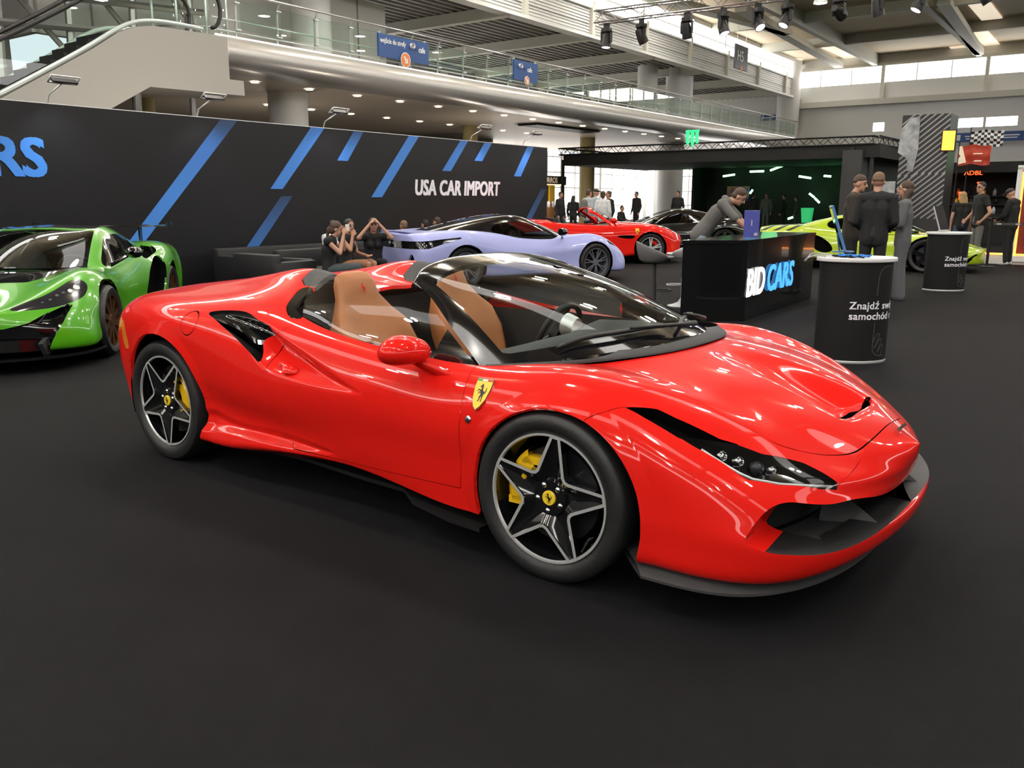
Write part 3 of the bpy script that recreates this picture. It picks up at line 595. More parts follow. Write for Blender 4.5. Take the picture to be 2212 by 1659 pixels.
def red_shell(ns=420, nj=210):
    G = dense(net(NET), ns, nj, (1, 1), (1, 0))
    x, y, z = G[..., 0], G[..., 1], G[..., 2]
    side = sst(.66, .78, y)
    xz = np.stack([x.ravel(), z.ravel()], 1)
    # door scoop: hollow running from the mid door into the rear intake
    poly = [(.33, .612), (.10, .690), (-.15, .760), (-.36, .822), (-.50, .86), (-.80, .872), (-.62, .79), (-.46, .690), (-.36, .638), (-.05, .602), (.2, .596)]
    d = sdf(xz, spl(poly, 80, True)).reshape(x.shape)
    dep = sst(0, .085, -d)*(.035+.085*sst(.30, -.45, x))
    G[..., 1] = y-dep*side
    # sill flare hollow
    poly = [(-.93, .36), (-.7, .345), (-.3, .335), (.1, .29), (.0, .262), (-.4, .255), (-.75, .25), (-.95, .26)]
    d = sdf(xz, spl(poly, 60, True)).reshape(x.shape)
    G[..., 1] -= sst(0, .05, -d)*.022*side
    # flared wheel arch lips
    for cx, cz in ((1.357, .31), (-1.29, .345)):
        r = np.hypot(x-cx, z-cz); G[..., 1] += np.clip((.445-r)/.055, 0, 1)*.012*side*(r < .5)
    # bonnet hollow running down to the air duct
    xy = np.stack([x.ravel(), y.ravel()], 1)
    poly = [(1.55, -.12), (1.55, .12), (1.85, .20), (2.10, .235), (2.205, .20), (2.235, 0), (2.205, -.20), (2.10, -.235), (1.85, -.20)]
    d = sdf(xy, spl(poly, 80, True)).reshape(x.shape)
    G[..., 2] -= sst(0, .17, -d)*(.015+.075*sst(1.6, 2.12, x))*(z > .4)
    return Surf.grid(G)
# ---------------------------------------------------------------- wheels (face looks along local -y)
WY = Matrix.Rotation(pi/2, 4, 'X')       # local z -> -y
def star_wheel(name, parent, loc, tw, R=.34, base=82, steer=0, flip=False, cal=180, rim=.262):
    e = empty(name, loc, steer+(pi if flip else 0), parent=parent)
    h = tw/2; b = MB()
    b.lathe([(rim-.012, -h*.86), (rim+.012, -h*.98), (R-.035, -h), (R-.012, -h*.93), (R, -h*.78), (R+.001, 0), (R, h*.78), (R-.012, h*.93), (R-.033, h*.985), (rim+.022, h*.97), (rim+.008, h*.9), (rim-.004, h*.84)], 72, WY)
    b.build('tyre', 'rubber', e, True, ang=40)
    b = MB(); f = h*.80
    b.lathe([(rim-.004, f+.006), (rim-.004, f+.012), (rim-.012, f+.012), (rim-.016, f+.004)], 72, WY, 1)
    b.lathe([(rim-.016, f+.004), (rim-.026, f-.03), (rim-.04, -h*.3), (rim-.04, -h*.8), (rim-.004, -h*.84)], 72, WY, 0)
    P = []
    for k in range(5):
        a = R_(base+72*k)
        if flip: a = pi-a
        for da, r in ((-.088, .253), (-.06, .2585), (.06, .2585), (.088, .253)): P.append((r*cos(a+da), r*sin(a+da)))
        for da, r in ((R_(30), .124), (R_(36), .119), (R_(42), .124)): P.append((r*cos(a+da), r*sin(a+da)))
    sc = rim/.262; P = [(x*sc, y*sc) for x, y in P]; Q = inset(P, .0125); n = len(P); z = f+.013
    V = [WY @ Vector((x, y, z)) for x, y in P]+[WY @ Vector((x, y, z)) for x, y in Q]
    b.add(V, [(i, (i+1) % n, n+(i+1) % n, n+i) for i in range(n)], 1)
    Q2 = [(x*.985, y*.985) for x, y in Q]; Q3 = [(x*.5, y*.5) for x, y in Q]
    b.add([WY @ Vector((*q, z)) for q in Q]+[WY @ Vector((*q, z-.007)) for q in Q2]+[WY @ Vector((*q, z-.034)) for q in Q3], [(r*n+i, r*n+(i+1) % n, r*n+n+(i+1) % n, r*n+n+i) for r in (0, 1) for i in range(n)]+[tuple(range(2*n, 3*n))], 0)
    b.add([WY @ Vector((*q, z)) for q in P]+[WY @ Vector((*q, z-.05)) for q in inset(P, .012)], [(i, n+i, n+(i+1) % n, (i+1) % n) for i in range(n)], 0)
    b.lathe([(.0, z-.02), (.07, z-.02), (.078, z-.034)], 40, WY, 0)
    b.build('rim', ['gloss_black', 'alu'], e, True, ang=28)
    b = MB(); b.lathe([(.0, f-.06), (.19, f-.06), (.192, f-.064), (.192, f-.085), (0, f-.085)], 48, WY, 0); b.lathe([(.07, f-.058), (.10, f-.05), (.1, f-.06)], 32, WY, 0); b.build('brake_disc', 'dark_metal', e, True, ang=30)
    b = MB(); a0 = R_(cal); a0 = pi-a0 if flip else a0
    b.lathe([(.115, f-.09), (.12, f-.026), (.135, f-.015), (.185, f-.015), (.205, f-.03), (.21, f-.09)], 14, WY, 0, a0-.62, a0+.62)
    for s in (-.62, .62): b.box(WY @ Vector((cos(a0+s)*.16, sin(a0+s)*.16, f-.05)), (.085, .07, .03), 0)
    b.build('brake_caliper', 'yellow', e, True, ang=30)
    b = MB(); b.lathe([(0, z-.012), (.027, z-.012), (.0295, z-.015), (.0295, z-.028)], 28, WY); cc = b.build('wheel_cap', 'badge_yellow', e, True, ang=30)
    flat('emblem', [(x*.021, y*.021) for x, y in HORSE], WY @ Matrix.Translation((0, 0, z-.0113)), 'black', cc)
    for k in range(5):
        a = R_(base+36+72*k); c = WY @ Vector((cos(a)*.054, sin(a)*.054, z-.03)); b = MB()
        b.lathe([(.0125, 0), (.0125, .008), (.010, .014), (.004, .017), (0, .0175)], 12, Matrix.Translation(c) @ WY); b.build('lug_nut', 'chrome', e, True)
    return e
# ---------------------------------------------------------------- red convertible: panels cut from the surface
def build_red():
    car = empty('sports_car', (0, 0, 0), 0, 'red open-top sports car with tan seats and five-point star wheels, nearest car on the carpet', 'car')
    S = red_shell()
    def XZ(): return S.V[:, [0, 2]]
    def XY(): return S.V[:, :2]
    def YZ(): return S.V[:, 1:]
    V = lambda: S.V
    BIG = 9.
    def cut(fn):
        nonlocal S
        a, S = S.split(fn()); return a
    def gap(fn, g=.0022):
        """cuts a panel out with a dark joint round it; returns (panel, joint)"""
        nonlocal S
        a, S = S.split(fn()-g); f = None
        s = S; S = a; p, j = S.split(fn()+g); S = s
        return p, j.off(-.004)
    cock = [(1.515, -.6), (1.515, 0), (1.49, .25), (1.42, .42), (1.34, .55), (1.25, .675), (1.12, .752), (.97, .792), (.85, .807), (.6, .818), (.313, .82), (.09, .815), (-.08, .803), (-.2, .788), (-.31, .77), (-.40, .735), (-.44, .64), (-.46, .54), (-.475, .4), (-.46, .27), (-.44, .1), (-.44, -.6)]
    cock = np.concatenate([[cock[0]], spl(cock[1:15], 60), spl(cock[15:-1], 30), [cock[-1]]])
    cut(lambda: np.where(V()[:, 2] > .7, sdf(XY(), cock), BIG))
    for cx, cz, r in ((1.357, .31, .388), (-1.29, .345, .392)):
        cut(lambda: np.where(V()[:, 1] > .55, np.maximum(np.hypot(V()[:, 0]-cx, V()[:, 2]-cz)-r, V()[:, 2]-2), BIG))
    mouth = [(-.5, .372), (0, .372), (.25, .385), (.40, .408), (.50, .418), (.58, .422), (.68, .441), (.739, .452), (.80, .44), (.845, .405), (.873, .37), (.888, .336), (.868, .312), (.81, .298), (.70, .284), (.5, .282), (.25, .292), (0, .298), (-.5, .298)]
    ym = np.concatenate([[mouth[0]], spl(mouth[1:-1], 70), [mouth[-1]]])
    mth = cut(lambda: np.where(V()[:, 0] > 1.95, sdf(YZ(), ym), BIG))
    slot = [(1.609, .866), (1.671, .828), (1.709, .806), (1.776, .793), (1.853, .771), (1.929, .749), (1.990, .712), (1.985, .728), (1.932, .778), (1.866, .822), (1.822, .845), (1.756, .852), (1.686, .859), (1.649, .861)]
    lampp = [(1.816, .843), (1.862, .812), (1.924, .766), (1.985, .718), (2.057, .677), (2.167, .566), (2.225, .53), (2.272, .506), (2.276, .521), (2.239, .585), (2.137, .722), (2.061, .795), (2.029, .807), (1.961, .817), (1.871, .836)]
    lmp = cut(lambda: np.where(V()[:, 2] > .43, sdf(XY(), np.array(lampp)), BIG))
    slt = cut(lambda: np.where(V()[:, 2] > .45, sdf(XY(), np.array(slot)), BIG))
    duct = spl([(2.150, 0), (2.150, .10), (2.153, .18), (2.168, .225), (2.186, .19), (2.194, .10), (2.195, 0), (2.195, -.1), (2.150, -.1)], 60, True)
    dct = cut(lambda: np.where(V()[:, 2] > .4, sdf(XY(), duct), BIG))
    ink = spl([(-.903, .873), (-.853, .886), (-.765, .893), (-.664, .893), (-.586, .878), (-.503, .856), (-.418, .830), (-.44, .80), (-.485, .772), (-.47, .745), (-.435, .71), (-.409, .669), (-.452, .690), (-.555, .741), (-.651, .783), (-.749, .819), (-.843, .852)], 100, True)
    itk = cut(lambda: np.where(V()[:, 1] > .72, sdf(XZ(), ink), BIG))
    door = [(.858, .80), (.875, .75), (.889, .68), (.899, .59), (.897, .43), (.89, .33), (.885, .285), (.3, .262), (-.2, .262), (-.262, .32), (-.286, .411), (-.33, .52), (-.357, .612), (-.36, .653), (-.38, .698), (-.40, .747), (-.36, .81), (-.308, .845), (-.285, .90), (.3, 1.0), (.85, .9)]
    dr, j1 = gap(lambda: np.where(V()[:, 1] > .70, sdf(XZ(), np.array(door)), BIG))
    hd = [(.9, -.6), (1.0, .695), (1.2, .70), (1.405, .695), (1.641, .684), (1.783, .663), (1.918, .648), (1.997, .621), (2.071, .592), (2.122, .548), (2.179, .478), (2.237, .387), (2.272, .318), (2.292, .238), (2.302, .12), (2.304, 0), (2.304, -.6)]
    hd = np.concatenate([[hd[0]], spl(hd[1:-1], 90), [hd[-1]]])
    hood, j2 = gap(lambda: np.where(V()[:, 2] > .43, sdf(XY(), hd), BIG))
    bmp = [(1.494, .675), (1.513, .703), (1.60, .726), (1.64, .80), (1.66, .95), (3, .95), (3, -.2), (1.5, -.2)]
    wl = lambda x: np.interp(x, [1.45, 1.609, 1.70, 1.815, 1.93, 1.99, 2.06, 2.17, 2.25, 2.276, 2.292, 2.304], [.99, .864, .832, .822, .772, .722, .70, .62, .545, .512, .42, 0])
    bump, j3 = gap(lambda: np.where((V()[:, 1] > .5) | (V()[:, 0] > 1.9), np.maximum(sdf(XZ(), np.array(bmp)), np.where(V()[:, 2] > .42, wl(V()[:, 0])-V()[:, 1], -1)), BIG), .0015)
    cap, j4 = gap(lambda: np.where(V()[:, 1] > .7, np.hypot((V()[:, 0]+1.006)/.061, (V()[:, 2]-.815)/.061)*.061-.061, BIG), .003)
    rk = [(-1.1, .427), (-.95, .424), (-.290, .4095), (-.290, .0), (-1.1, 0)]
    sill, j5 = gap(lambda: np.where(V()[:, 1] > .6, sdf(XZ(), np.array(rk)), BIG), .0016)
    org = np.array([(-1.735, .775), (-1.70, .735), (-1.665, .66), (-1.66, .615), (-1.71, .60), (-1.745, .66), (-1.755, .74)])
    mk_ = cut(lambda: np.where(V()[:, 1] > .7, sdf(XZ(), org), BIG))
    qtr = [(-.28, .765), (-.40, .70), (-.44, .62), (-.47, .56), (-.52, .585), (-.50, .66), (-.46, .735), (-.41, .775), (-.33, .80)]
    q, j6 = gap(lambda: np.where(V()[:, 2] > .84, sdf(XY(), spl(qtr, 50, True)), BIG), .002)
    hp = [(-.40, .20), (-.40, .545), (-.53, .56), (-.60, .52), (-.625, .40), (-.60, .25), (-.53, .2)]
    hoop, j7 = gap(lambda: np.where(V()[:, 2] > .98, sdf(XY(), np.array(hp)), BIG), .002)
    # main shell with its joints
    joints = j1
    for j in (j2, j3, j4, j5, j6, j7): joints = joints.plus(j)
    hs = {i for q_ in (slt, lmp, itk, mth, dct) for e_ in q_.rim() for i in e_}; L = S.lip(.02); L.F = [f for f in L.F if f[0] not in hs and f[1] not in hs]
    A = S.both(); L = L.both(); B = joints.both()
    allV = A.plus(L).plus(B)
    mk('body_shell', allV.V, allV.F, ['red', 'gap'], car, True, N=allV.N, mi=[0]*(len(A.F)+len(L.F))+[1]*len(B.F))
    for s in (0, 1):
        X = (lambda t: t) if s else (lambda t: t.mir())
        X(dr).obj('door', 'red', car, .02); X(sill).obj('rear_sill', 'red', car, .015)
        X(lmp).off(-.001).obj('headlight_lens', 'clear', car)
        use = sorted({i for f in lmp.F for i in f}); LV, LN = lmp.V[use], lmp.N[use]
        lb = X(lmp).off(-.05); e2 = lb.obj('headlight_housing', 'gloss_black', car); 
        Lp = X(lmp).lip(.05); mk('bezel', Lp.V, Lp.F, 'black', e2, True)
        for (a, bq, r) in ((1.95, .775, .021), (2.005, .745, .02), (2.06, .71, .024), (2.10, .675, .017)):
            i = np.argmin(np.hypot(LV[:, 0]-a, LV[:, 1]-bq)); p = Vector(LV[i]-LN[i]*.045); nn = Vector(LN[i])
            if not s: p.y *= -1; nn.y *= -1
            nn = (nn+Vector((1.2, 0, 0))).normalized()
            b = MB(); b.lathe([(r, 0), (r, .02), (r*.9, .026), (r*.78, .022), (r*.5, .028), (0, .031)], 18, Matrix.Translation(p) @ nn.to_track_quat('Z', 'Y').to_matrix().to_4x4()); b.build('projector', 'chrome' if r < .022 else 'lens_inner', e2, True, ang=40)
        # daytime strip along the lower edge
        ids = [np.argmin(np.hypot(LV[:, 0]-a, LV[:, 1]-c)) for a, c in ((1.90, .822), (1.97, .808), (2.03, .797), (2.07, .776), (2.14, .706), (2.22, .60), (2.262, .53))]
        b = MB(); b.tube([Vector((LV[i]-LN[i]*.012)*np.array([1, 1 if s else -1, 1])) for i in ids], .006, 6); b.build('light_strip', 'alu', e2, True)
        sl = X(slt); o_ = sl.off(-.06).obj('cooling_slot', 'gap', car); Lp = sl.lip(.06); mk('slot_wall', Lp.V, Lp.F, 'gloss_black', o_, True)
        it = X(itk); o_ = it.off(-.10).obj('side_intake', 'gap', car); Lp = it.lip(.10); mk('intake_wall', Lp.V, Lp.F, 'black', o_, True)
        bl = spl([(-.903, .873), (-.765, .893), (-.664, .893), (-.53, .864), (-.418, .828), (-.44, .80), (-.50, .772), (-.58, .80), (-.70, .842), (-.80, .852)], 70, True)
        bd, _ = itk.split(sdf(itk.V[:, [0, 2]], bl)); bd = X(bd).off(-.014); bd.obj('intake_blade', 'gloss_black', car, .03)
        X(cap).obj('fuel_cap' if not s else 'quarter_cap', 'red', car, .01)
        X(mk_).obj('side_marker', 'orange', car, .01)
        X(q).obj('quarter_panel', 'gloss_black', car, .02)
        X(hoop).obj('roll_hoop', 'trim', car, .03)
    hood.both().obj('bonnet', 'red', car, .02); bump.both().obj('front_bumper', 'red', car)
    d2 = dct.both(); o_ = d2.off(-.09).obj('air_duct', 'gap', car); Lp = d2.lip(.09); mk('duct_wall', Lp.V, Lp.F, 'gap', o_, True)
    # mouth: red side ramps, black mesh behind, dark tray
    m2 = mth.both()
    E = m2.rim(); ids = sorted({i for e in E for i in e}); k = {v: len(m2.V)+n for n, v in enumerate(ids)}
    P = m2.V[ids].copy(); P[:, 0] -= .13-.112*sst(.5, .8, np.abs(P[:, 1])); P[:, 1] *= 1-.25*sst(.40, .86, np.abs(P[:, 1])); P[:, 2] += np.where(P[:, 2] > .35, -.02, .0)
    VV = np.concatenate([m2.V, P]); FF = [[b, a, k[a], k[b]] for a, b in E]
    red = [1 if (abs(m2.V[a][1]) > .60 and m2.V[a][2] > .31) or m2.V[a][2] > .36 else 0 for a, b in E]
    mk('intake_surround', VV, FF, ['black', 'red'], car, True, mi=red)
    g = MB()
    ys = np.linspace(-.68, .68, 41)
    back = lambda y, z: (2.12-.42*abs(y)**2.2, y, z)
    g.grid([[back(y, z) for y in ys] for z in (.24, .47)], 0); g.build('grille', 'grille_net', car)
    tr = MB(); yy = np.linspace(-.80, .80, 33)
    fx = lambda y: 2.425-.02-.42*abs(y)**2.6*1.05
    tr.grid([[(fx(y), y, .279), (1.98-.1*abs(y), y, .262)][i] for y in yy for i in (0, 1)] and [[(fx(y), y, .281) for y in yy], [(2.16-.26*abs(y)**2, y, .266) for y in yy]])
    tr.build('bumper_tray', 'trim', car)
    for y0 in (-.30, .30):
        v = MB(); v.add([(2.17, y0-.05, .268), (2.17, y0+.05, .268), (2.38, y0, .282), (2.17, y0, .40), (2.30, y0, .335)], [(0, 2, 4, 3), (2, 1, 3, 4)]); v.build('aero_fin', 'trim', car, True)
    b = MB(); pl = spl([(1.735, .955, .165), (1.92, .93, .16), (2.07, .865, .158), (2.20, .71, .16), (2.285, .48, .165), (2.32, .22, .17), (2.325, 0, .172)], 30)
    ed = np.concatenate([pl, pl[-2::-1]*np.array([1, -1, 1])])
    G = [[p*np.array([1, 1, 1])+np.array(d)*np.array([1, np.sign(p[1]) if abs(p[1]) > 1e-6 else 0, 1]) for p in ed] for d in ((-.22, -.22, .015), (-.02, -.02, .012), (.022, .02, -.012), (.022, .02, -.022), (-.02, -.02, -.022), (-.22, -.22, -.02))]
    b.grid(G); b.build('front_splitter', 'trim', car, True, ang=30)
    for s in (-1, 1):
        b = MB(); G = []
        for x, o, z in ((-.90, -.06, .165), (-.3, -.10, .17), (.2, -.06, .175), (.48, -.05, .178), (.60, .02, .165), (.84, .05, .15), (1.0, .045, .143)):
            G.append([(x, s*(.80), z), (x, s*(.915+o), z), (x, s*(.915+o), z-.018), (x, s*.80, z-.02)])
        b.grid(G); b.build('side_skirt', 'black', car, True, ang=30)
        # wheel well liners
        for cx, cz, r in ((1.357, .31, .40), (-1.29, .345, .404)):
            b = MB(); b.lathe([(r, 0), (r, .38), (0, .38)], 40, Matrix.Translation((cx, s*.945, cz)) @ Matrix.Rotation(pi/2*(1 if s > 0 else -1), 4, 'X'), 0, (pi-.3 if s < 0 else -.3), (2*pi+.3 if s < 0 else pi+.3)); b.build('wheel_well', 'gap', car, True, ang=40)
    b = MB(); b.box((-.0, 0, .2), (1.7, 1.7, .03)); b.box((-1.3, 0, .3), (1.0, 1.0, .2)); b.box((1.5, 0, .24), (1.0, 1.0, .1)); b.build('underbody', 'gap', car)
    # windscreen
    W = np.array([[(1.415, 0, .852), (.86, 0, 1.055), (.285, 0, 1.176), (.21, 0, 1.18), (.185, 0, 1.15)],
        [(1.39, .25, .848), (.84, .24, 1.05), (.295, .22, 1.171), (.22, .22, 1.175), (.195, .215, 1.145)],
        [(1.30, .45, .835), (.79, .43, 1.035), (.32, .40, 1.154), (.245, .395, 1.158), (.22, .39, 1.13)],
        [(1.17, .62, .815), (.73, .58, 1.005), (.35, .52, 1.128), (.275, .515, 1.132), (.25, .505, 1.105)],
        [(.985, .745, .785), (.685, .672, .970), (.372, .585, 1.10), (.305, .575, 1.106), (.285, .565, 1.08)],
        [(.885, .795, .772), (.625, .715, .935), (.375, .622, 1.07), (.315, .612, 1.078), (.295, .60, 1.055)]])
    G = dense(W.transpose(0, 1, 2), 70, 40, (0, 0), (1, 0)); Ws = Surf.grid(G[:, ::-1]); nj, nv = G.shape[:2]
    u = np.repeat(np.linspace(0, 1, nj), nv); v = np.tile(np.linspace(1, 0, nv), nj)
    X = Ws.V[:, 0]; fr = np.maximum.reduce([u-.845, (v-.665), (.075-v)])
    gl, fm = Ws.split(np.asarray(fr))
    gl.both().obj('windscreen', 'glass', car)
    fm = fm.both(); ins = fm.off(-.022); Lp = fm.lip(.022); al = fm.plus(Surf(ins.V, -ins.N, [f[::-1] for f in ins.F])).plus(Lp)
    mk('windscreen_frame', al.V, al.F, 'gloss_black', car, True, N=al.N)
    # cowl strip + wiper well
    o = spl([(.90, .80, .778), (.97, .793, .787), (1.12, .752, .806), (1.25, .675, .818), (1.34, .55, .824), (1.42, .42, .831), (1.49, .25, .838), (1.515, 0, .842)], 40)
    o = np.concatenate([o, o[-2::-1]*np.array([1, -1, 1])])
    sh = 1-.115*sst(.2, .66, 1-np.abs(o[:, 1])/.80)
    inn = np.stack([.02+(o[:, 0])*sh-.02, o[:, 1]*.985, o[:, 2]+.010], 1)
    inn2 = np.stack([inn[:, 0]-.015, inn[:, 1]*.985, inn[:, 2]-.03], 1); inn3 = np.stack([inn[:, 0]-.14, inn[:, 1]*.96, inn[:, 2]-.045], 1)
    b = MB(); b.grid([o-[0, 0, .006], o+[0, 0, .002], inn]); b.build('cowl_strip', 'trim', car, True)
    b = MB(); b.grid([inn, inn2, inn3]); b.build('wiper_well', 'gap', car, True, ang=40)
    # wipers lie on the lower glass
    def gp(uu, vv): return Vector(G[min(int(abs(uu)*(nj-1)), nj-1), min(int(vv*(nv-1)), nv-1)]*np.array([1, 1 if uu > 0 else -1, 1]))+Vector((.02, 0, .022))
    for pts, arm in (([(-.70, .05), (-.55, .075), (-.38, .085), (-.2, .075), (-.06, .06)], [(-.32, .085), (-.05, .045), (.15, .03)]), ([(-.02, .055), (.14, .085), (.3, .09), (.44, .075)], [(.18, .09), (.32, .06), (.42, .035)])):
        b = MB(); q_ = spl([gp(*p) for p in pts], 14); b.tube([Vector(x) for x in q_], [.004]+[.011]*12+[.004], 6); ww = b.build('wiper', 'black', car, True)
        b = MB(); b.tube([gp(*p)+Vector((.005, 0, .012)) for p in arm], [.006, .010, .014], 6); b.build('wiper_arm', 'black', ww, True)
    # side windows with the black sail behind the mirror
    for s in (-1, 1):
        Bm = spl([(-.29, .775, .868), (-.1, .797, .84), (.1, .808, .815), (.45, .811, .787), (.66, .808, .777), (.875, .798, .770)], 40); Tp = spl([(-.40, .595, 1.075), (-.15, .612, 1.085), (.1, .622, 1.08), (.25, .625, 1.075), (.30, .625, 1.072), (.372, .622, 1.07)], 40)
        rows = [Bm*(1-t)+Tp*t+np.array([0, .022*4*t*(1-t), 0]) for t in np.linspace(-.03, 1, 14)]
        g_ = np.array(rows)*np.array([1, s, 1]); SV = Surf.grid(g_ if s > 0 else g_[::-1])
        f = -(SV.V[:, 0]-.61-(SV.V[:, 2]-.77)*.25)
        wi, sail = SV.split(-f)
        wi.obj('side_window', 'clear', car); sail.obj('window_sail', 'gloss_black', car)
    # mirrors
    for s in (-1, 1):
        b = MB(); n = 24
        ring = [(.0, .0), (.35, .62), (1.1, .82), (1.75, .55), (2.0, .05), (1.75, -.42), (1.0, -.60), (.3, -.5)]
        sec = spl([(x, z) for x, z in ring], n, True)
        rows = []
        for t, sc, dx in ((0, .80, -.055), (.02, .97, -.05), (.05, 1.0, -.03), (.09, .98, .0), (.14, .86, .035), (.18, .6, .062), (.2, .2, .075), (.2, .02, .077)):
            rows.append([(.615+dx, s*(.86+.115*(1+(x-1)*sc)-.03*max(dx, 0)/.07), .832+.088*z*sc) for x, z in sec])
        b.grid(np.array(rows) if s > 0 else np.array(rows)[:, ::-1], closed=True); mr = b.build('wing_mirror', 'red', car, True)
        b = MB(); b.add([Vector((.558, s*(.86+.115*(1+(x-1)*.8)), .832+.088*z*.8)) for x, z in sec], [tuple(range(n))]); b.build('mirror_glass', 'chrome', mr)
        b = MB(); st = [(.60, .93, .80), (.66, .905, .77), (.72, .88, .745), (.76, .86, .735)]
        G3 = [[(x+dx*w_, s*y, z+dz) for dx, dz in ((-.06, 0), (0, .028), (.06, 0), (0, -.02))] for (x, y, z), w_ in zip(st, (.8, .75, .8, 1.0))]
        b.grid(G3, closed=True); b.build('mirror_stalk', 'red', mr, True)
    # badges
    def on_side(x, z, s=-1):
        q = S.plus(dr); k = q.V[:, 1] > .7; i = np.where(k)[0][np.argmin(np.hypot(q.V[k, 0]-x, q.V[k, 2]-z))]
        n = Vector(q.N[i]); p = Vector(q.V[i]); p.y *= s; n.y *= s
        xx = Vector((1, 0, 0)); xx = (xx-n*xx.dot(n)).normalized(); yy = n.cross(xx)
        m = Matrix((xx, yy, n)).transposed().to_4x4(); m.translation = p+n*.004
        return m
    T = on_side(.983, .702)
    sh = [(-.042, .055), (.042, .055), (.043, .02), (.034, -.03), (.018, -.062), (0, -.078), (-.018, -.062), (-.034, -.03), (-.043, .02)]
    bd = flat('fender_shield', [(x*1.07, y*1.05) for x, y in sh], T @ Matrix.Translation((0, 0, -.001)), 'chrome', car, th=.006)
    flat('shield_face', sh, T @ Matrix.Translation((0, 0, .001)), 'badge_yellow', bd)
    flat('shield_horse', [(x*.034, y*.04-.005) for x, y in HORSE], T @ Matrix.Translation((0, 0, .0022)), 'black', bd)
    for k, c in ((-1, (.0, .25, .08)), (0, (.8, .8, .8)), (1, (.6, .01, .01))):
        flat('shield_band', [(k*.028-.0135, .046), (k*.028+.0135, .046), (k*.028+.0135, .053), (k*.028-.0135, .053)], T @ Matrix.Translation((0, 0, .0022)), mat('band', c, .4), bd)
    T = on_side(.947, .592); b = MB(); b.lathe([(0, .004), (.011, .004), (.015, .002), (.016, -.002)], 16, T); b.build('side_indicator', 'chrome', car, True)
    b = MB(); b.box((2.352, 0, .588), (.012, .115, .006), ry=R_(40)); b.build('nose_emblem', 'chrome', car)
    # door handle fairings
    for s in (-1, 1):
        b = MB(); rows = []
        for t, sc in ((0, 1), (.35, .97), (.7, .75), (.9, .42), (1, .05)):
            rows.append([Vector((-.235+.095*sc*cos(a)*(1 if cos(a) < 0 else .85), s*(.905+.052*t+.012*cos(a)), .655+.030*sc*sin(a)-.012*cos(a))) for a in np.linspace(0, 2*pi, 20, endpoint=False)])
        b.grid(rows if s < 0 else [r[::-1] for r in rows], closed=True); b.build('door_handle', 'red', car, True)
    # interior
    b = MB(); b.box((.15, 0, .27), (1.9, 1.5, .04)); b.box((-.52, 0, .58), (.05, 1.3, .66)); b.box((.30, 0, .42), (1.4, .22, .28), bev=.05); b.build('cabin_floor', 'dark_leather', car)
    for s in (-1, 1):
        b = MB(); b.grid([[(x, s*y, z) for x, y, z in ((-.42, .71, zz), (.2, .745-.05*(zz < .6), zz), (.9, .74, zz))] for zz in (.28, .55, .66, .80)]); b.build('door_card', 'dark_leather', car, True)
    b = MB(); yy = np.linspace(-.74, .74, 25); prof = [(.90, .45), (.84, .60), (.70, .70), (.66, .765), (.74, .80), (1.0, .815), (1.36, .83)]
    b.grid([[(x-.05*(abs(y) > .6)-.10*max(0, abs(y)-.3), y, z+(.045*math.exp(-((y-.37)/.17)**2) if .69 < z < .82 else 0)-.03*(abs(y)/.74)**2*(z > .75)) for y in yy] for x, z in prof]); b.build('dashboard', 'dark_leather', car, True)
    for y0 in (-.37, .37):
        st = empty('seat', (0, 0, 0), parent=car)
        def pad(name, secs, m):
            b = MB(); rows = []
            for (x, z, wd, th, ang, bol) in secs:
                r = []
                for k in range(20):
                    a = 2*pi*k/20; cw = cos(a); sw = sin(a); cx = math.copysign(abs(cw)**.5, cw)*wd; t = math.copysign(abs(sw)**.6, sw)*th
                    if t > 0: t += bol*(abs(cx)/wd)**3
                    r.append((x+t*cos(ang), y0+cx, z+t*sin(ang)))
                rows.append(r)
            b.grid(rows, closed=True); n = 20; k = len(rows); b.F += [list(range(n))[::-1], list(range((k-1)*n, k*n))]; b.mi += [0, 0]
            return b.build(name, m, st, True)
        pad('backrest', [(-.12, .36, .20, .06, .3, .05), (-.17, .52, .235, .065, .3, .075), (-.225, .68, .25, .06, .3, .08), (-.27, .80, .235, .055, .3, .06), (-.305, .875, .18, .05, .3, .03), (-.335, .95, .135, .05, .3, .01), (-.358, 1.02, .125, .048, .3, .005), (-.372, 1.065, .105, .035, .3, 0), (-.378, 1.082, .06, .015, .3, 0)], 'tan')
        pad('cushion', [(-.16, .36, .22, .06, 1.5, .05), (.0, .36, .245, .07, 1.5, .07), (.16, .375, .245, .07, 1.5, .06), (.30, .39, .24, .06, 1.5, .03), (.36, .38, .2, .03, 1.5, 0)], 'tan')
        flat('headrest_emblem', [(x*.022, y*.028) for x, y in HORSE], Matrix.Translation((-.283, y0, 1.0)) @ Matrix.Rotation(R_(17), 4, 'Y').inverted() @ Matrix.Rotation(pi/2, 4, 'Z') @ Matrix.Rotation(pi/2, 4, 'X'), 'red', st)
    sw = empty('steering_wheel', (.47, .37, .735), parent=car); T = Matrix.Rotation(R_(-68), 4, 'Y')
    b = MB(); b.tube([T @ Vector((.175*cos(a), .18*sin(a), 0)) for a in np.linspace(0, 2*pi, 40, endpoint=False)], .016, 8, closed=True); b.build('wheel_rim', 'dark_leather', sw, True)
    b = MB(); b.lathe([(.075, -.03), (.075, .02), (.055, .035), (0, .04)], 24, T)
    for a in (0.2, pi-.2, -pi/2): b.tube([T @ Vector((.05*cos(a+pi/2), .05*sin(a+pi/2), .01)), T @ Vector((.17*cos(a+pi/2), .17*sin(a+pi/2), 0))], .014, 6)
    b.build('wheel_hub', 'black', sw, True, ang=40)
    b = MB(); b.lathe([(.05, 0), (.06, .05), (.062, .07)], 20, Matrix.Translation((.66, .26, .80)) @ Matrix.Rotation(R_(-80), 4, 'Y')); b.build('instrument_pod', 'alu', car, True)
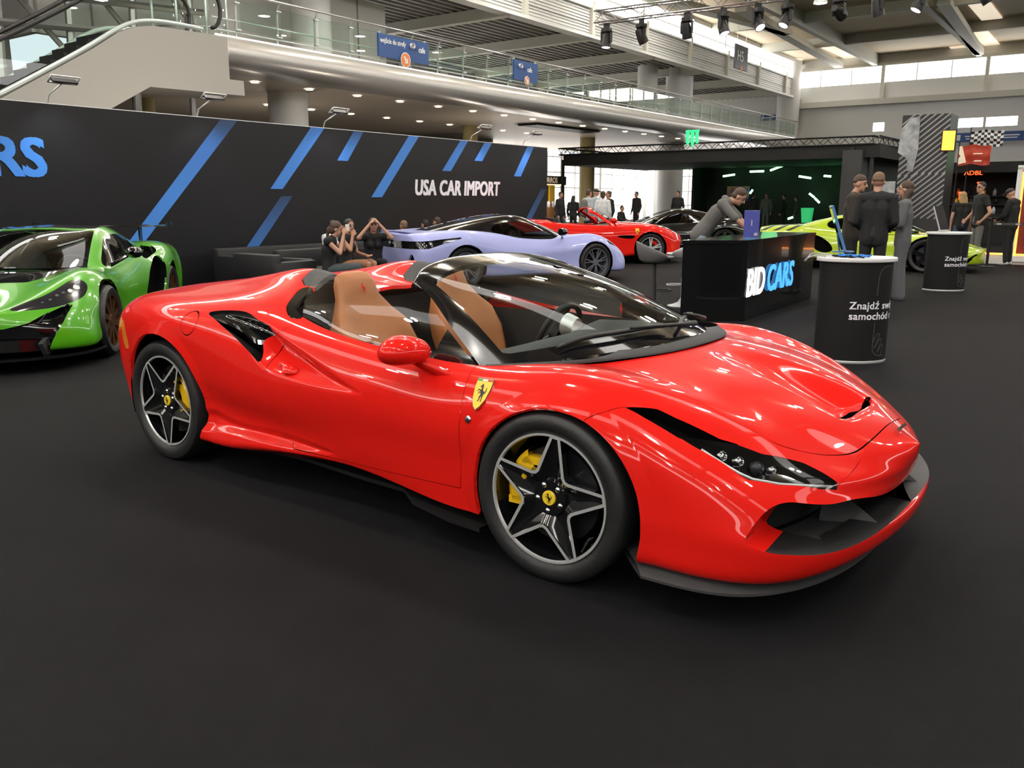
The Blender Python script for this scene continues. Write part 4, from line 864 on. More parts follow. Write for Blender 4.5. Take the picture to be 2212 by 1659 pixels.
    for (x, y, zz, tw, bs, sa, fl, cal, nm) in ((1.325, -.945, .338, .245, 82, .041, 0, 160, 0), (1.325, .945, .338, .245, 82, .041, 1, 160, 0), (-1.325, -.945, .343, .305, 56, 0, 0, 15, 0), (-1.325, .945, .343, .305, 56, 0, 1, 15, 0)):
        off = tw/2*.8+.006
        star_wheel('wheel', car, (x, y+(off if not fl else -off), zz), tw, .338 if x > 0 else .343, bs, sa, bool(fl), cal)
    return car
# ---------------------------------------------------------------- the other cars on show (same surface tools, own control nets)
def carnet(X, rows, pt, pn):
    N = len(X); out = []
    for j, (ws, zs) in enumerate(rows):
        x = list(X); f = j/(len(rows)-1); x[1] += pt*f; x[-2] -= pn*f; x[2] += pt*.4*f; x[-3] -= pn*.3*f; x[0] += pt*.25*f; x[-1] -= pn*.12*f
        out.append([(x[i], ws[i], zs[i]) for i in range(N)])
    return out
T_ = lambda s: [float(v) for v in s.split()]
MIDX = [-2.22, -2.12, -1.78, -1.335, -.9, -.4, .2, .8, 1.335, 1.75, 2.08, 2.30]
MID = [(T_('0 0 0 0 0 0 0 0 0 0 0 0'), T_('.90 .93 .95 .96 .95 .93 .89 .83 .76 .67 .57 .50')), (T_('0 .40 .42 .42 .42 .42 .42 .42 .40 .36 .28 0'), T_('.89 .92 .945 .955 .94 .92 .88 .82 .755 .665 .565 .49')),
    (T_('0 .62 .68 .70 .70 .72 .74 .72 .70 .66 .50 0'), T_('.88 .91 .94 .965 .93 .87 .80 .79 .83 .73 .585 .475')), (T_('0 .76 .85 .88 .86 .84 .85 .85 .86 .82 .64 0'), T_('.85 .87 .89 .92 .86 .78 .72 .71 .77 .66 .53 .455')),
    (T_('0 .84 .93 .965 .95 .92 .92 .92 .945 .91 .74 0'), T_('.72 .73 .76 .78 .70 .62 .60 .60 .66 .55 .47 .43')), (T_('0 .87 .95 .975 .96 .94 .935 .93 .955 .93 .80 0'), T_('.55 .56 .58 .62 .54 .48 .47 .47 .55 .45 .40 .40')),
    (T_('0 .86 .94 .96 .965 .955 .95 .945 .955 .94 .84 0'), T_('.36 .36 .36 .40 .33 .30 .30 .30 .38 .33 .32 .34')), (T_('0 .80 .90 .94 .955 .95 .945 .94 .945 .93 .84 0'), T_('.22 .22 .22 .25 .20 .19 .19 .19 .25 .2 .2 .22')), (T_('0 .6 .75 .8 .8 .8 .8 .8 .8 .8 .7 0'), T_('.18 .18 .17 .17 .17 .16 .16 .16 .17 .17 .17 .19'))]
ROOF = [[(1.07, 0, .83), (.60, 0, 1.03), (.15, 0, 1.165), (-.25, 0, 1.20), (-.75, 0, 1.14), (-1.4, 0, .97)], [(.95, .42, .81), (.50, .40, 1.01), (.10, .36, 1.15), (-.27, .36, 1.185), (-.75, .36, 1.12), (-1.4, .36, .95)],
    [(.76, .63, .80), (.36, .60, .98), (.02, .54, 1.11), (-.3, .55, 1.135), (-.75, .53, 1.07), (-1.35, .53, .93)], [(.70, .755, .76), (.36, .77, .78), (.05, .785, .79), (-.3, .785, .81), (-.75, .745, .85), (-1.3, .68, .88)]]
class Shell:
    def __init__(s, S, parent): s.S = S; s.p = parent
    def pts(s, view):
        return s.S.V[:, {'xz': [0, 2], 'xy': [0, 1], 'yz': [1, 2]}[view]]
    def cut(s, view, poly, lim, sm=0):
        """lim: (axis, minimum) pairs the cut is limited to"""
        f = sdf(s.pts(view), spl(poly, sm, True) if sm else np.array(poly, float)); ok = np.ones(len(f), bool)
        for a, v in lim: ok &= (s.S.V[:, a] > v) if v > -90 else (s.S.V[:, a] < -v-100)
        a, s.S = s.S.split(np.where(ok, f, 9.)); return a
    def put(s, name, piece, m, depth=0, lip=.012, lipm=None, sides=(0, 1)):
        if not piece.F: return
        q = piece.off(-depth) if depth else piece
        ids = sorted({i for f in piece.F for i in f}); apart = name != 'body_shell' and name != 'pillars' and piece.V[ids, 1].min() > .012
        for fn in ((lambda a: a, lambda a: a.mir()) if apart else (lambda a: a.both(),)):
            o = fn(q).obj(name, m, s.p, 0 if depth else lip)
            if depth:
                L = fn(piece.lip(depth)); mk(name+'_wall', L.V, L.F, lipm or m, o, True)
        return o
    def gap(s, view, poly, lim, g=.004):
        f0 = lambda: np.where(np.all([s.S.V[:, a] > v for a, v in lim], 0), np.abs(sdf(s.pts(view), np.array(poly, float)))-g, 9.)
        a, s.S = s.S.split(f0()); return a.off(-.006)
    def arch(s, cx, cz, r):
        s.S = s.S.split(np.where(s.S.V[:, 1] > .5, np.hypot(s.S.V[:, 0]-cx, s.S.V[:, 2]-cz)-r, 9.))[1]
LT = lambda v: -100-v       # 'less than v' limit
def plain_wheel(parent, x, y, R, tw, n, spoke, twin=0, rimr=None, cal=None, steer=0, wd=.03):
    fl = y > 0; e = empty('wheel', (x, y, R), steer+(pi if fl else 0), parent=parent); h = tw/2; r = rimr or R-.085
    MB().lathe([(r-.01, -h*.8), (r+.01, -h), (R-.03, -h), (R, -h*.7), (R, h*.7), (R-.03, h), (r+.01, h*.95), (r-.005, h*.85)], 44, WY).build('tyre', 'rubber', e, True, ang=40)
    b = MB(); f = h*.8
    b.lathe([(r-.002, f+.01), (r-.014, f+.01), (r-.02, f-.03), (r-.05, -h*.5), (r-.05, -h*.8)], 44, WY)
    for k in range(n):
        for dv in ((-twin, twin) if twin else (0,)):
            a = 2*pi*k/n+.3; p = WY @ Vector((cos(a+dv*.3)*.05, sin(a+dv*.3)*.05, f)); q = WY @ Vector((cos(a+dv)*(r-.012), sin(a+dv)*(r-.012), f+.004)); u = (q-p).normalized(); v = u.cross(Vector((0, -1, 0))).normalized()
            V = [p+v*wd, p-v*wd, q-v*wd*.75, q+v*wd*.75]; b.add([w_+Vector((0, 0, 0)) for w_ in V]+[w_+Vector((0, .03, 0)) for w_ in V], [(0, 1, 2, 3), (0, 4, 5, 1), (1, 5, 6, 2), (3, 7, 4, 0)])
    b.lathe([(0, f+.004), (.055, f+.004), (.065, f-.02)], 20, WY); b.build('rim', spoke, e, True, ang=30)
    MB().lathe([(0, f-.06), (r-.07, f-.06), (r-.07, f-.09)], 32, WY).build('brake_disc', 'dark_metal', e, True, ang=30)
    if cal:
        b = MB(); b.lathe([(r-.13, f-.09), (r-.12, f-.03), (r-.07, f-.03), (r-.065, f-.09)], 10, WY, 0, .3, 1.5); b.build('brake_caliper', cal, e, True)
    return e
def four(parent, xf, xr, y, R, tw, *a, **k):
    for x, w_ in ((xf, tw), (xr, tw+.05)):
        for s in (-1, 1): plain_wheel(parent, x, s*(y-w_/2), R, w_, *a, **k)
def underside(parent, L=2.0):
    b = MB(); b.box((0, 0, .2), (L*1.6, 1.5, .06)); b.box((-.05, 0, .42), (1.9, 1.4, .3)); b.build('underbody', 'gap', parent)
    for s in (-1, 1):
        for x in (-1.335, 1.335): MB().lathe([(.385, 0), (.385, .35), (0, .35)], 24, Matrix.Translation((x, s*.93, .34)) @ Matrix.Rotation(-pi/2*s*-1, 4, 'X') @ Matrix.Rotation(0, 4, 'Z'), 0, 0, 2*pi).build('wheel_well', 'gap', parent, True, ang=40)
def mirror_(parent, x, y, z, m, sc=1):
    for s in (-1, 1):
        b = MB(); n = 14; b.grid([[(x+dx, s*(y+.085*sc*(1+cos(a)*k)), z+.06*sc*sin(a)*k) for a in np.linspace(0, 2*pi, n, endpoint=False)] for dx, k in ((-.06, .9), (-.02, 1), (.04, .85), (.08, .3))], closed=True)
        b.add([(x-.06, s*(y+.085*sc*(1+cos(a)*.9)), z+.06*sc*sin(a)*.9) for a in np.linspace(0, 2*pi, n, endpoint=False)], [tuple(range(n))])
        b.tube([(x+.01, s*(y+.03), z-.03), (x+.08, s*(y-.06), z-.09), (x+.12, s*(y-.12), z-.12)], [.02, .018, .025], 6); b.build('wing_mirror', m, parent, True, ang=50)
def cabin(parent, m_pillar, m_roof, roof=ROOF, rear=True, seats='tan', sg='tint_glass'):
    G = dense(roof, 90, 46, (0, 0), (1, 0)); h = Shell(Surf.grid(G[:, ::-1]), parent)
    ws = h.cut('xy', [(1.5, -.5), (1.5, 0), (1.3, .37), (.80, .60), (.06, .485), (.13, .3), (.16, 0), (.16, -.5)], [(2, .5)]); h.put('windscreen', ws, 'glass')
    sw = h.cut('xz', [(.63, .80), (.36, .955), (.06, 1.068), (-.3, 1.09), (-.58, 1.045), (-.70, .97), (-.66, .89), (-.3, .845), (.1, .825), (.4, .80)], [(1, .52)], 50); h.put('side_window', sw, sg)
    if rear: rg = h.cut('xy', [(-.62, -.5), (-.62, .33), (-1.5, .31), (-1.5, -.5)], [(2, .5)]); h.put('rear_window', rg, 'gloss_black', 0, .006)
    rf = h.cut('xy', [(.11, -.5), (.11, 0), (.08, .3), (.01, .475), (-.3, .49), (-.75, .47), (-.9, .40), (-.9, -.5)], [(2, 1.0)]); h.put('roof', rf, m_roof)
    h.put('pillars', h.S, m_pillar)
    for s in (-.36, .36):
        b = MB(); rows = []
        for x, z, w_, t in ((.35, .42, .24, .05), (.0, .40, .24, .06), (-.12, .45, .25, .09), (-.28, .75, .24, .07), (-.36, .93, .16, .05), (-.40, 1.02, .1, .03)): rows.append([(x+t*sin(a)*.7, s+w_*cos(a), z+t*sin(a)*.7) for a in np.linspace(0, 2*pi, 14, endpoint=False)])
        b.grid(rows, closed=True); b.build('seat', seats, parent, True)
    b = MB(); b.grid([[(x, y, z-.04*abs(y)) for y in np.linspace(-.68, .68, 9)] for x, z in ((.55, .5), (.46, .70), (.52, .78), (1.0, .80))]); b.build('dashboard', 'dark_leather', parent, True)
    b = MB(); T = Matrix.Translation((.36, .36, .74)) @ Matrix.Rotation(R_(-68), 4, 'Y'); b.tube([T @ Vector((.17*cos(a), .17*sin(a), 0)) for a in np.linspace(0, 2*pi, 24, endpoint=False)], .015, 6, closed=True); b.build('steering_wheel', 'black', parent, True)
def place(e, x, y, deg): e.location = (x, y, 0); e.rotation_euler = (0, 0, R_(deg)); return e
# --- green coupe
mm('green_paint', (.085, .40, .006), .28, 0, 1); mm('bronze', (.18, .085, .035), .3, .8); mm('lens_dark', (.02, .02, .025), .12, 0, 1)
def build_green():
    e = empty('sports_car', label='bright green coupe with black roof and bronze wheels before the black wall', cat='car')
    h = Shell(Surf.grid(dense(carnet(MIDX, MID, .10, .10), 260, 120)), e)
    for x in (1.335, -1.335): h.arch(x, .345, .385)
    h.cut('xy', [(1.0, -.5), (1.0, 0), (.9, .40), (.72, .64), (.5, .70), (0, .735), (-.5, .725), (-.8, .66), (-1.2, .52), (-1.2, -.5)], [(2, .6)])
    lp = h.cut('xy', [(2.16, .36), (2.06, .60), (1.92, .76), (1.76, .845), (1.63, .825), (1.66, .74), (1.80, .66), (1.97, .54), (2.10, .38)], [(2, .45)], 60); h.put('headlight', lp, 'lens_dark', .0, .03); use = sorted({i for f in lp.F for i in f}); LV, LN = lp.V[use], lp.N[use]
    h.put('front_intake', h.cut('yz', [(-.5, .40), (0, .40), (.32, .39), (.50, .43), (.64, .515), (.74, .565), (.785, .55), (.74, .42), (.66, .27), (.60, .12), (-.5, .12)], [(0, 1.6)]), 'gloss_black', .10, lipm='gloss_black')
    h.put('side_intake', h.cut('xz', [(-.93, .80), (-.62, .75), (-.30, .61), (-.06, .43), (-.2, .36), (-.75, .36), (-.93, .50)], [(1, .7)], 50), 'gap', .12, lipm='gloss_black')
    h.put('shoulder_intake', h.cut('xz', [(-1.02, .935), (-.75, .90), (-.50, .82), (-.55, .80), (-.78, .83), (-.98, .88)], [(1, .7)], 40), 'gap', .08, lipm='gloss_black')
    h.put('bonnet_insert', h.cut('xy', [(.95, -.5), (1.0, 0), (.9, .40), (.74, .62), (.98, .60), (1.25, .48), (1.48, .28), (1.56, 0), (1.56, -.5)], [(2, .5)]), 'gloss_black')
    h.put('rear_grille', h.cut('yz', [(-.5, .50), (0, .5), (.7, .5), (.78, .78), (-.5, .82)], [(0, LT(-1.9))]), 'gap', .03)
    j = h.gap('xy', [(.85, -.5), (.92, .66), (1.2, .66), (1.6, .58), (1.9, .40), (2.06, .16), (2.1, 0), (2.1, -.5)], [(2, .4), (0, .8)]); h.put('panel_gap', j, 'gap', 0, 0)
    j = h.gap('xz', [(.72, .80), (.86, .60), (.84, .26), (-.25, .25), (-.35, .45), (-.70, .70), (-.60, .9), (.5, 1.2)], [(1, .7)]); h.put('door_gap', j, 'gap', 0, 0)
    h.put('body_shell', h.S, 'green_paint', 0, .02); cabin(e, 'green_paint', 'gloss_black', seats='trim')
    b = MB(); pl = spl([(1.62, .95, .13), (1.9, .90, .13), (2.14, .72, .13), (2.32, .35, .13), (2.37, 0, .13)], 20); ed = np.concatenate([pl, pl[-2::-1]*np.array([1, -1, 1])])
    b.grid([ed*[.88, .8, 1], ed+[0, 0, .012], ed-[0, 0, .012], ed*[.88, .8, 1]-[0, 0, .02]]); b.build('front_splitter', 'gloss_black', e, True, ang=30)
    b = MB()
    for s in (-1, 1): b = MB(); b.prism([(2.1, .14), (2.2, .25), (2.0, .30), (1.85, .16)], -.02, .02, Matrix.Translation((0, s*.58, 0)) @ Matrix.Rotation(pi/2, 4, 'X')); b.build('aero_blade', 'trim', e)
    b = MB(); b.box((-2.05, 0, 1.13), (.30, 1.62, .018)); 
    for s in (-1, 1): b.box((-2.05, s*.81, 1.14), (.3, .012, .07)); b.box((-2.0, s*.45, 1.03), (.12, .02, .2))
    b.build('rear_wing', 'gloss_black', e)
    for s in (-1, 1):
        for x, y, r in ((2.02, .575, .012), (1.97, .62, .014), (1.92, .665, .016), (1.87, .705, .018), (1.81, .745, .022), (1.74, .775, .03)):
            i = np.argmin(np.hypot(LV[:, 0]-x, LV[:, 1]-y)); Y = np.array([1, s, 1]); p, nn = Vector((LV[i]+LN[i]*.001)*Y), Vector(LN[i]*Y); b = MB()
            b.lathe([(r, 0), (r*.95, .004), (r*.7, .004), (r*.62, .001), (0, .003)], 14, Matrix.Translation(p) @ nn.to_track_quat('Z', 'Y').to_matrix().to_4x4()); b.build('led_cell', 'lens_inner' if r < .02 else 'alu', e, True)
    mirror_(e, .55, .90, .93, 'gloss_black', 1.05); four(e, 1.335, -1.335, .96, .335, .24, 10, 'bronze', cal='black'); underside(e)
    return place(e, -6.515, .849, -42.9)
# --- lavender coupe
mm('rim_edge', (.28, .28, .33), .3, .6); mm('lavender', (.40, .43, .80), .42, .1, .45)
def build_lavender():
    e = empty('sports_car', label='lavender blue coupe with black glass roof, seen from its rear corner', cat='car')
    rows = [([*w_], [*z]) for w_, z in MID]
    for j, (w_, z) in enumerate(rows):
        for i in range(3): z[i] += (.0, .0, .01, .01, .0, 0, 0, 0, 0)[j]
        for i in (7, 8, 9): z[i] += (.03 if j < 3 else .01 if j < 5 else 0)
    X = list(MIDX); X[0] = -2.30; X[1] = -2.2; X[-1] = 2.36; X[-2] = 2.14
    h = Shell(Surf.grid(dense(carnet(X, rows, .04, .10), 260, 120)), e)
    for x in (1.335, -1.335): h.arch(x, .35, .385)
    h.cut('xy', [(1.0, -.5), (1.0, 0), (.9, .40), (.72, .64), (.5, .70), (0, .735), (-.5, .725), (-.8, .66), (-1.62, .38), (-1.72, .2), (-1.72, -.5)], [(2, .6)])
    h.put('tail_band', h.cut('xz', [(-2.5, .67), (-2.5, .80), (-2.1, .80), (-1.75, .83), (-1.42, .855), (-1.40, .84), (-1.80, .74), (-2.02, .68)], [(2, .5), (0, LT(-1.3))]), 'gloss_black', .03, lipm='gloss_black')
    h.put('diffuser', h.cut('yz', [(-.5, .1), (-.5, .38), (.35, .38), (.52, .30), (.70, .27), (.75, .1)], [(0, LT(-1.9))]), 'gap', .06, lipm='lavender')
    h.put('exhaust_recess', h.cut('yz', [(.62, .36), (.78, .40), (.76, .58), (.70, .58)], [(0, LT(-1.9))], 30), 'gap', .05, lipm='lavender')
    j = h.gap('xz', [(.72, .80), (.86, .60), (.84, .26), (-.25, .25), (-.35, .45), (-.52, .70), (-.55, .9), (.5, 1.2)], [(1, .7)]); h.put('door_gap', j, 'gap', 0, 0)
    h.put('headlight', h.cut('xy', [(2.1, .42), (2.0, .66), (1.82, .80), (1.68, .83), (1.70, .76), (1.9, .6), (2.04, .42)], [(2, .45)], 50), 'lens_dark', 0, .02)
    h.put('body_shell', h.S, 'lavender', 0, .02)
    rf = [[(1.07, 0, .84), (.60, 0, 1.03), (.15, 0, 1.175), (-.25, 0, 1.215), (-.85, 0, 1.145), (-1.75, 0, .955)], [(.95, .42, .82), (.50, .40, 1.01), (.10, .36, 1.16), (-.27, .36, 1.20), (-.85, .34, 1.125), (-1.72, .27, .95)],
        [(.76, .63, .81), (.36, .60, .98), (.02, .54, 1.115), (-.3, .55, 1.145), (-.85, .50, 1.07), (-1.66, .38, .94)], [(.70, .755, .765), (.36, .77, .785), (.05, .785, .80), (-.3, .785, .82), (-.85, .70, .88), (-1.6, .45, .935)]]
    cabin(e, 'gloss_black', 'gloss_black', rf, True, 'trim')
    b = MB(); b.box((-2.19, 0, .945), (.10, 1.2, .016), bev=.006); b.build('tail_lip', 'lavender', e)
    b = MB(); b.box((-2.262, 0, .755), (.012, .30, .045)); b.box((-2.23, 0, .50), (.02, .42, .11)); b.build('tail_badge', 'alu', e)
    mirror_(e, .58, .88, .91, 'gloss_black', 1.15); four(e, 1.335, -1.335, .955, .345, .24, 7, 'rim_edge', .13, cal='black', wd=.010); underside(e)
    a = R_(68); return place(e, -5.28-1.335*cos(a)-.96*sin(a), 9.94-1.335*sin(a)+.96*cos(a), 68)
# --- lime coupe
mm('lime', (.46, .62, .012), .3, 0, 1)
def build_lime():
    e = empty('sports_car', label='lime yellow wedge coupe with black stripes behind the standing people on the right', cat='car')
    rows = [([*w_], [z_*.96 for z_ in z]) for w_, z in MID]
    for j, (w_, z) in enumerate(rows):
        for i in (8, 9, 10): z[i] -= (.05 if j < 4 else .02 if j < 5 else 0)
    X = list(MIDX); X[-1] = 2.38; X[-2] = 2.16
    h = Shell(Surf.grid(dense(carnet(X, rows, .06, .14), 220, 100)), e)
    for x in (1.335, -1.335): h.arch(x, .345, .39)
    h.cut('xy', [(1.0, -.5), (1.0, 0), (.9, .40), (.72, .64), (.5, .70), (0, .735), (-.5, .725), (-.8, .66), (-1.2, .52), (-1.2, -.5)], [(2, .55)])
    for k in range(3): h.put('stripe', h.cut('xz', [(-2.1+.28*k, .80), (-1.75+.28*k, .97), (-1.66+.28*k, .97), (-1.98+.28*k, .80)], [(2, .78)]), 'black', 0, 0)
    h.put('sill_stripe', h.cut('xz', [(-.9, .25), (.95, .25), (.95, .185), (-.9, .185)], [(1, .7)]), 'black', 0, 0)
    h.put('bumper_intake', h.cut('xz', [(1.76, .45), (2.02, .40), (2.14, .33), (1.9, .30), (1.80, .36)], [(1, .4)]), 'gap', .04)
    h.put('nose_slash', h.cut('xz', [(2.0, .22), (2.22, .38), (2.27, .38), (2.10, .2)], [(1, .2)]), 'gap', .02)
    h.put('side_intake', h.cut('xz', [(-.95, .72), (-.62, .60), (-.5, .40), (-.72, .36), (-.92, .5)], [(1, .7)], 40), 'gap', .1, lipm='black')
    h.put('body_shell', h.S, 'lime', 0, .02); cabin(e, 'lime', 'lime', [[(x+.12, y, z*.985) for x, y, z in r] for r in ROOF]); mirror_(e, .72, .90, .88, 'black')
    four(e, 1.335, -1.335, .955, .34, .24, 5, 'gloss_black', .12, cal='lime'); underside(e)
    a = R_(6); return place(e, -.07-2.36*cos(a)-.25*sin(a)*0, 16.75-2.36*sin(a), 6)
# --- second red convertible
FX = [-2.22, -2.1, -1.8, -1.335, -.9, -.45, .1, .65, 1.335, 1.78, 2.12, 2.36]
FE = [(T_('0 0 0 0 0 0 0 0 0 0 0 0'), T_('.92 .97 1.0 1.02 1.0 .96 .95 .955 .93 .86 .74 .62')), (T_('0 .42 .45 .45 .45 .45 .45 .45 .42 .38 .28 0'), T_('.91 .96 1.0 1.02 .99 .95 .94 .945 .92 .85 .725 .60')),
    (T_('0 .62 .70 .74 .76 .77 .78 .76 .74 .68 .50 0'), T_('.89 .94 .99 1.01 .95 .91 .885 .885 .90 .83 .69 .57')), (T_('0 .74 .84 .88 .87 .86 .87 .87 .88 .83 .62 0'), T_('.84 .88 .93 .94 .89 .84 .82 .82 .84 .75 .62 .53')),
    (T_('0 .82 .92 .955 .93 .92 .925 .925 .95 .90 .72 0'), T_('.72 .74 .78 .80 .74 .70 .68 .68 .72 .63 .53 .48')), (T_('0 .84 .93 .965 .94 .93 .935 .935 .955 .92 .76 0'), T_('.55 .56 .6 .64 .56 .52 .5 .5 .58 .5 .44 .42')),
    (T_('0 .84 .93 .955 .95 .94 .945 .945 .95 .93 .80 0'), T_('.36 .36 .38 .42 .34 .31 .3 .3 .38 .34 .33 .32')), (T_('0 .8 .9 .93 .94 .935 .935 .93 .93 .92 .80 0'), T_('.22 .22 .22 .25 .2 .19 .19 .19 .25 .2 .2 .2')), (T_('0 .6 .75 .8 .8 .8 .8 .8 .8 .8 .7 0'), T_('.18 .18 .17 .17 .17 .16 .16 .16 .17 .17 .17 .18'))]
def build_second_red():
    e = empty('sports_car', label='red open-top grand tourer with silver wheels beyond the lavender car', cat='car')
    h = Shell(Surf.grid(dense(carnet(FX, FE, .08, .12), 240, 110)), e)
    for x in (1.335, -1.335): h.arch(x, .345, .40)
    h.cut('xy', [(.72, -.5), (.72, 0), (.64, .45), (.48, .70), (.2, .755), (-.4, .755), (-.85, .72), (-.98, .6), (-1.0, .3), (-1.0, -.5)], [(2, .6)])
    h.put('headlight', h.cut('xy', [(2.10, .46), (1.92, .66), (1.62, .80), (1.46, .82), (1.55, .74), (1.85, .56), (2.02, .43)], [(2, .5)], 50), 'lens_dark', 0, .02)
    h.put('grille', h.cut('yz', [(-.5, .52), (0, .52), (.45, .48), (.62, .40), (.55, .24), (-.5, .22)], [(0, 1.9)]), 'trim', .05, lipm='red')
    h.put('side_vent', h.cut('xz', [(.52, .64), (.75, .665), (.95, .64), (.92, .60), (.75, .585)], [(1, .7)], 40), 'gap', .05)
    j = h.gap('xz', [(.60, .86), (.70, .60), (.66, .28), (-.55, .28), (-.70, .5), (-.72, .92), (0, 1.2)], [(1, .7)]); h.put('door_gap', j, 'gap', 0, 0)
    S0 = h.S; h.put('body_shell', h.S, 'red', 0, .02)
    W = [[(.74, 0, .96), (.42, 0, 1.16), (.05, 0, 1.30), (-.02, 0, 1.29)], [(.67, .42, .94), (.36, .40, 1.14), (.02, .36, 1.28), (-.05, .36, 1.27)], [(.52, .68, .90), (.26, .62, 1.09), (0, .53, 1.225), (-.07, .53, 1.215)], [(.46, .755, .87), (.20, .69, 1.06), (-.02, .585, 1.185), (-.09, .585, 1.175)]]
    G = dense(W, 50, 34, (0, 0), (1, 0)); Ws = Surf.grid(G[:, ::-1]); nj, nv = G.shape[:2]; u = np.repeat(np.linspace(0, 1, nj), nv); v = np.tile(np.linspace(1, 0, nv), nj)
    gl, fr = Ws.split(np.maximum(u-.82, np.maximum(.05-v, v-.78))); gl.both().obj('windscreen', 'glass', e); fr.both().obj('windscreen_frame', 'red', e, .03)
    for s in (-.37, .37):
        b = MB(); rows = []
        for x, z, w_, t in ((.0, .46, .24, .06), (-.35, .45, .25, .08), (-.55, .75, .25, .07), (-.64, .98, .18, .06), (-.68, 1.08, .12, .04)): rows.append([(x+t*sin(a)*.7, s+w_*cos(a), z+t*sin(a)*.7) for a in np.linspace(0, 2*pi, 14, endpoint=False)])
        b.grid(rows, closed=True); b.build('seat', 'trim', e, True)
    b = MB(); b.box((-.9, 0, .8), (.1, 1.4, .5)); b.grid([[(x, y, z) for y in np.linspace(-.7, .7, 7)] for x, z in ((.25, .5), (.2, .84), (.7, .92))]); b.build('dashboard', 'dark_leather', e)
    for s in (-1, 1):
        b = MB(); P = [(-.045, .06), (.045, .06), (.045, 0), (0, -.085), (-.045, 0)]; b.add([(1.0+x, s*(.948-.03*(z > 0)), .76+z) for x, z in P], [tuple(range(5))]); o = b.build('fender_shield', 'badge_yellow', e)
        b = MB(); b.add([(1.0+x*.03, s*(.955-.03*(z > 0)), .755+z*.04) for x, z in HORSE], [tuple(range(len(HORSE)))]); b.build('shield_horse', 'black', o)
    mirror_(e, .42, .88, 1.0, 'red', 1.05); four(e, 1.335, -1.335, .95, .35, .245, 5, 'alu', .13, cal='red', wd=.016); underside(e)
    a = R_(46); return place(e, -6.66-1.335*cos(a)-.95*sin(a), 14.5-1.335*sin(a)+.95*cos(a), 46)
# --- dark coupe in the background
def build_dark():
    e = empty('sports_car', label='dark car catching green light in front of the black booth', cat='car')
    h = Shell(Surf.grid(dense(carnet(MIDX, MID, .10, .10), 140, 70)), e)
    for x in (1.335, -1.335): h.arch(x, .345, .385)
    h.cut('xy', [(1.0, -.5), (1.0, 0), (.9, .40), (.72, .64), (.5, .70), (0, .735), (-.5, .725), (-.8, .66), (-1.2, .52), (-1.2, -.5)], [(2, .6)])
    h.put('body_shell', h.S, 'gloss_black', 0, .02); cabin(e, 'gloss_black', 'gloss_black', [[(x, y, z*1.03) for x, y, z in r] for r in ROOF]); mirror_(e, .6, .9, .93, 'gloss_black')
    four(e, 1.335, -1.335, .955, .34, .24, 5, 'dark_metal', .1); underside(e)
    return place(e, -8.6, 19.3, -145)
# ---------------------------------------------------------------- furniture and stands
mm('desk_black', (.005, .005, .0055), .16, 0, .6); mm('led_white', (1, 1, 1), .4, emit=.85, ecol=(1, 1, 1)); mm('led_blue', (.1, .45, 1), .4, emit=1.1, ecol=(.07, .40, 1))
mm('kiosk_cloth', (.0065, .0065, .0068), .6, spec=.3); mm('stool_grey', (.16, .155, .16), .85, bump=(120, .2)); mm('pale_grey', (.5, .5, .52), .4); mm('violet_panel', (.085, .10, .42), .4)
t = empty('reception_desk', (-1.004, 6.526, 0), 0, 'glossy black reception desk with glowing BIDCARS letters', 'desk'); c0 = Vector((-1.004, 6.526, 0))
Cc, Rr, Ll = Vector((0, 0)), Vector((-.214, 3.066)), Vector((-.636, -.491)); Bb = Ll+Vector((-.35, 3.35))
def quad(P, z0, z1, k): c = sum(P, Vector((0, 0)))/4; return [((p-c)*k+c) for p in P], z0, z1
b = MB(); P, z0, z1 = quad([Ll, Cc, Rr, Bb], 0, .96, .985); b.prism([tuple(p) for p in P], z0+.0, z1); b.build('cabinet', 'desk_black', t)
b = MB(); P, z0, z1 = quad([Ll, Cc, Rr, Bb], .945, .985, 1.0); b.prism([tuple(p) for p in P], z0, z1); b.build('counter_top', 'desk_black', t)
fr = Vector((-.214, 3.066, 0)).normalized(); T = face(Vector((.012, 0, 0))+fr*-.04, fr, (0, 0, 1))
text('lettering', 'BID', .475, 'led_white', T @ Matrix.Translation((0, .305, .006)), t, .026, .12, .93, .005, spacing=1.02)
text('lettering', 'CARS', .475, 'led_blue', T @ Matrix.Translation((.80, .305, .006)), t, .026, .12, 1.0, .005, spacing=1.02)
def stool(x, y, rz, seatm, legm, label):
    t = empty('bar_stool', (x, y, 0), rz, label, 'bar stool'); n = 28; b = MB(); rows = []
    for r, z, hk in ((.03, .66, 0), (.16, .665, 0), (.20, .70, .02), (.235, .74, .6), (.245, .76, 1.0), (.235, .775, 1.02), (.21, .755, .85), (.175, .72, .12), (.12, .70, 0), (.0, .695, 0)):
        rows.append([(r*cos(a)*1.02, r*sin(a)*1.06, z+.16*hk*max(0, (.55-cos(a))/1.55)**1.1-.03*hk*(cos(a) > .55)) for a in np.linspace(0, 2*pi, n, endpoint=False)])
    b.grid(rows, closed=True); b.build('bucket_seat', seatm, t, True)
    MB().lathe([(0, 0), (.205, 0), (.21, .012), (.14, .03), (.07, .06), (.035, .11), (.03, .13)], 32).build('base', legm, t, True, ang=40)
    MB().tube([(0, 0, .1), (0, 0, .4), (0, 0, .401), (0, 0, .67)], [.03, .03, .022, .022], 12).build('column', legm, t, True, ang=40)
    b = MB(); b.tube([(.02, -.02, .30), (.08, -.12, .30), (.2, -.1, .30), (.23, 0, .30), (.2, .1, .30), (.08, .12, .30), (.02, .02, .30)], .011, 6); b.build('footrest', legm, t, True)
    MB().tube([(0, .02, .66), (-.02, -.10, .63), (-.02, -.14, .60)], .006, 5).build('lever', legm, t)
stool(-2.30, 6.60, R_(35), 'stool_grey', 'trim', 'grey bucket bar stool with black column beside the black desk')
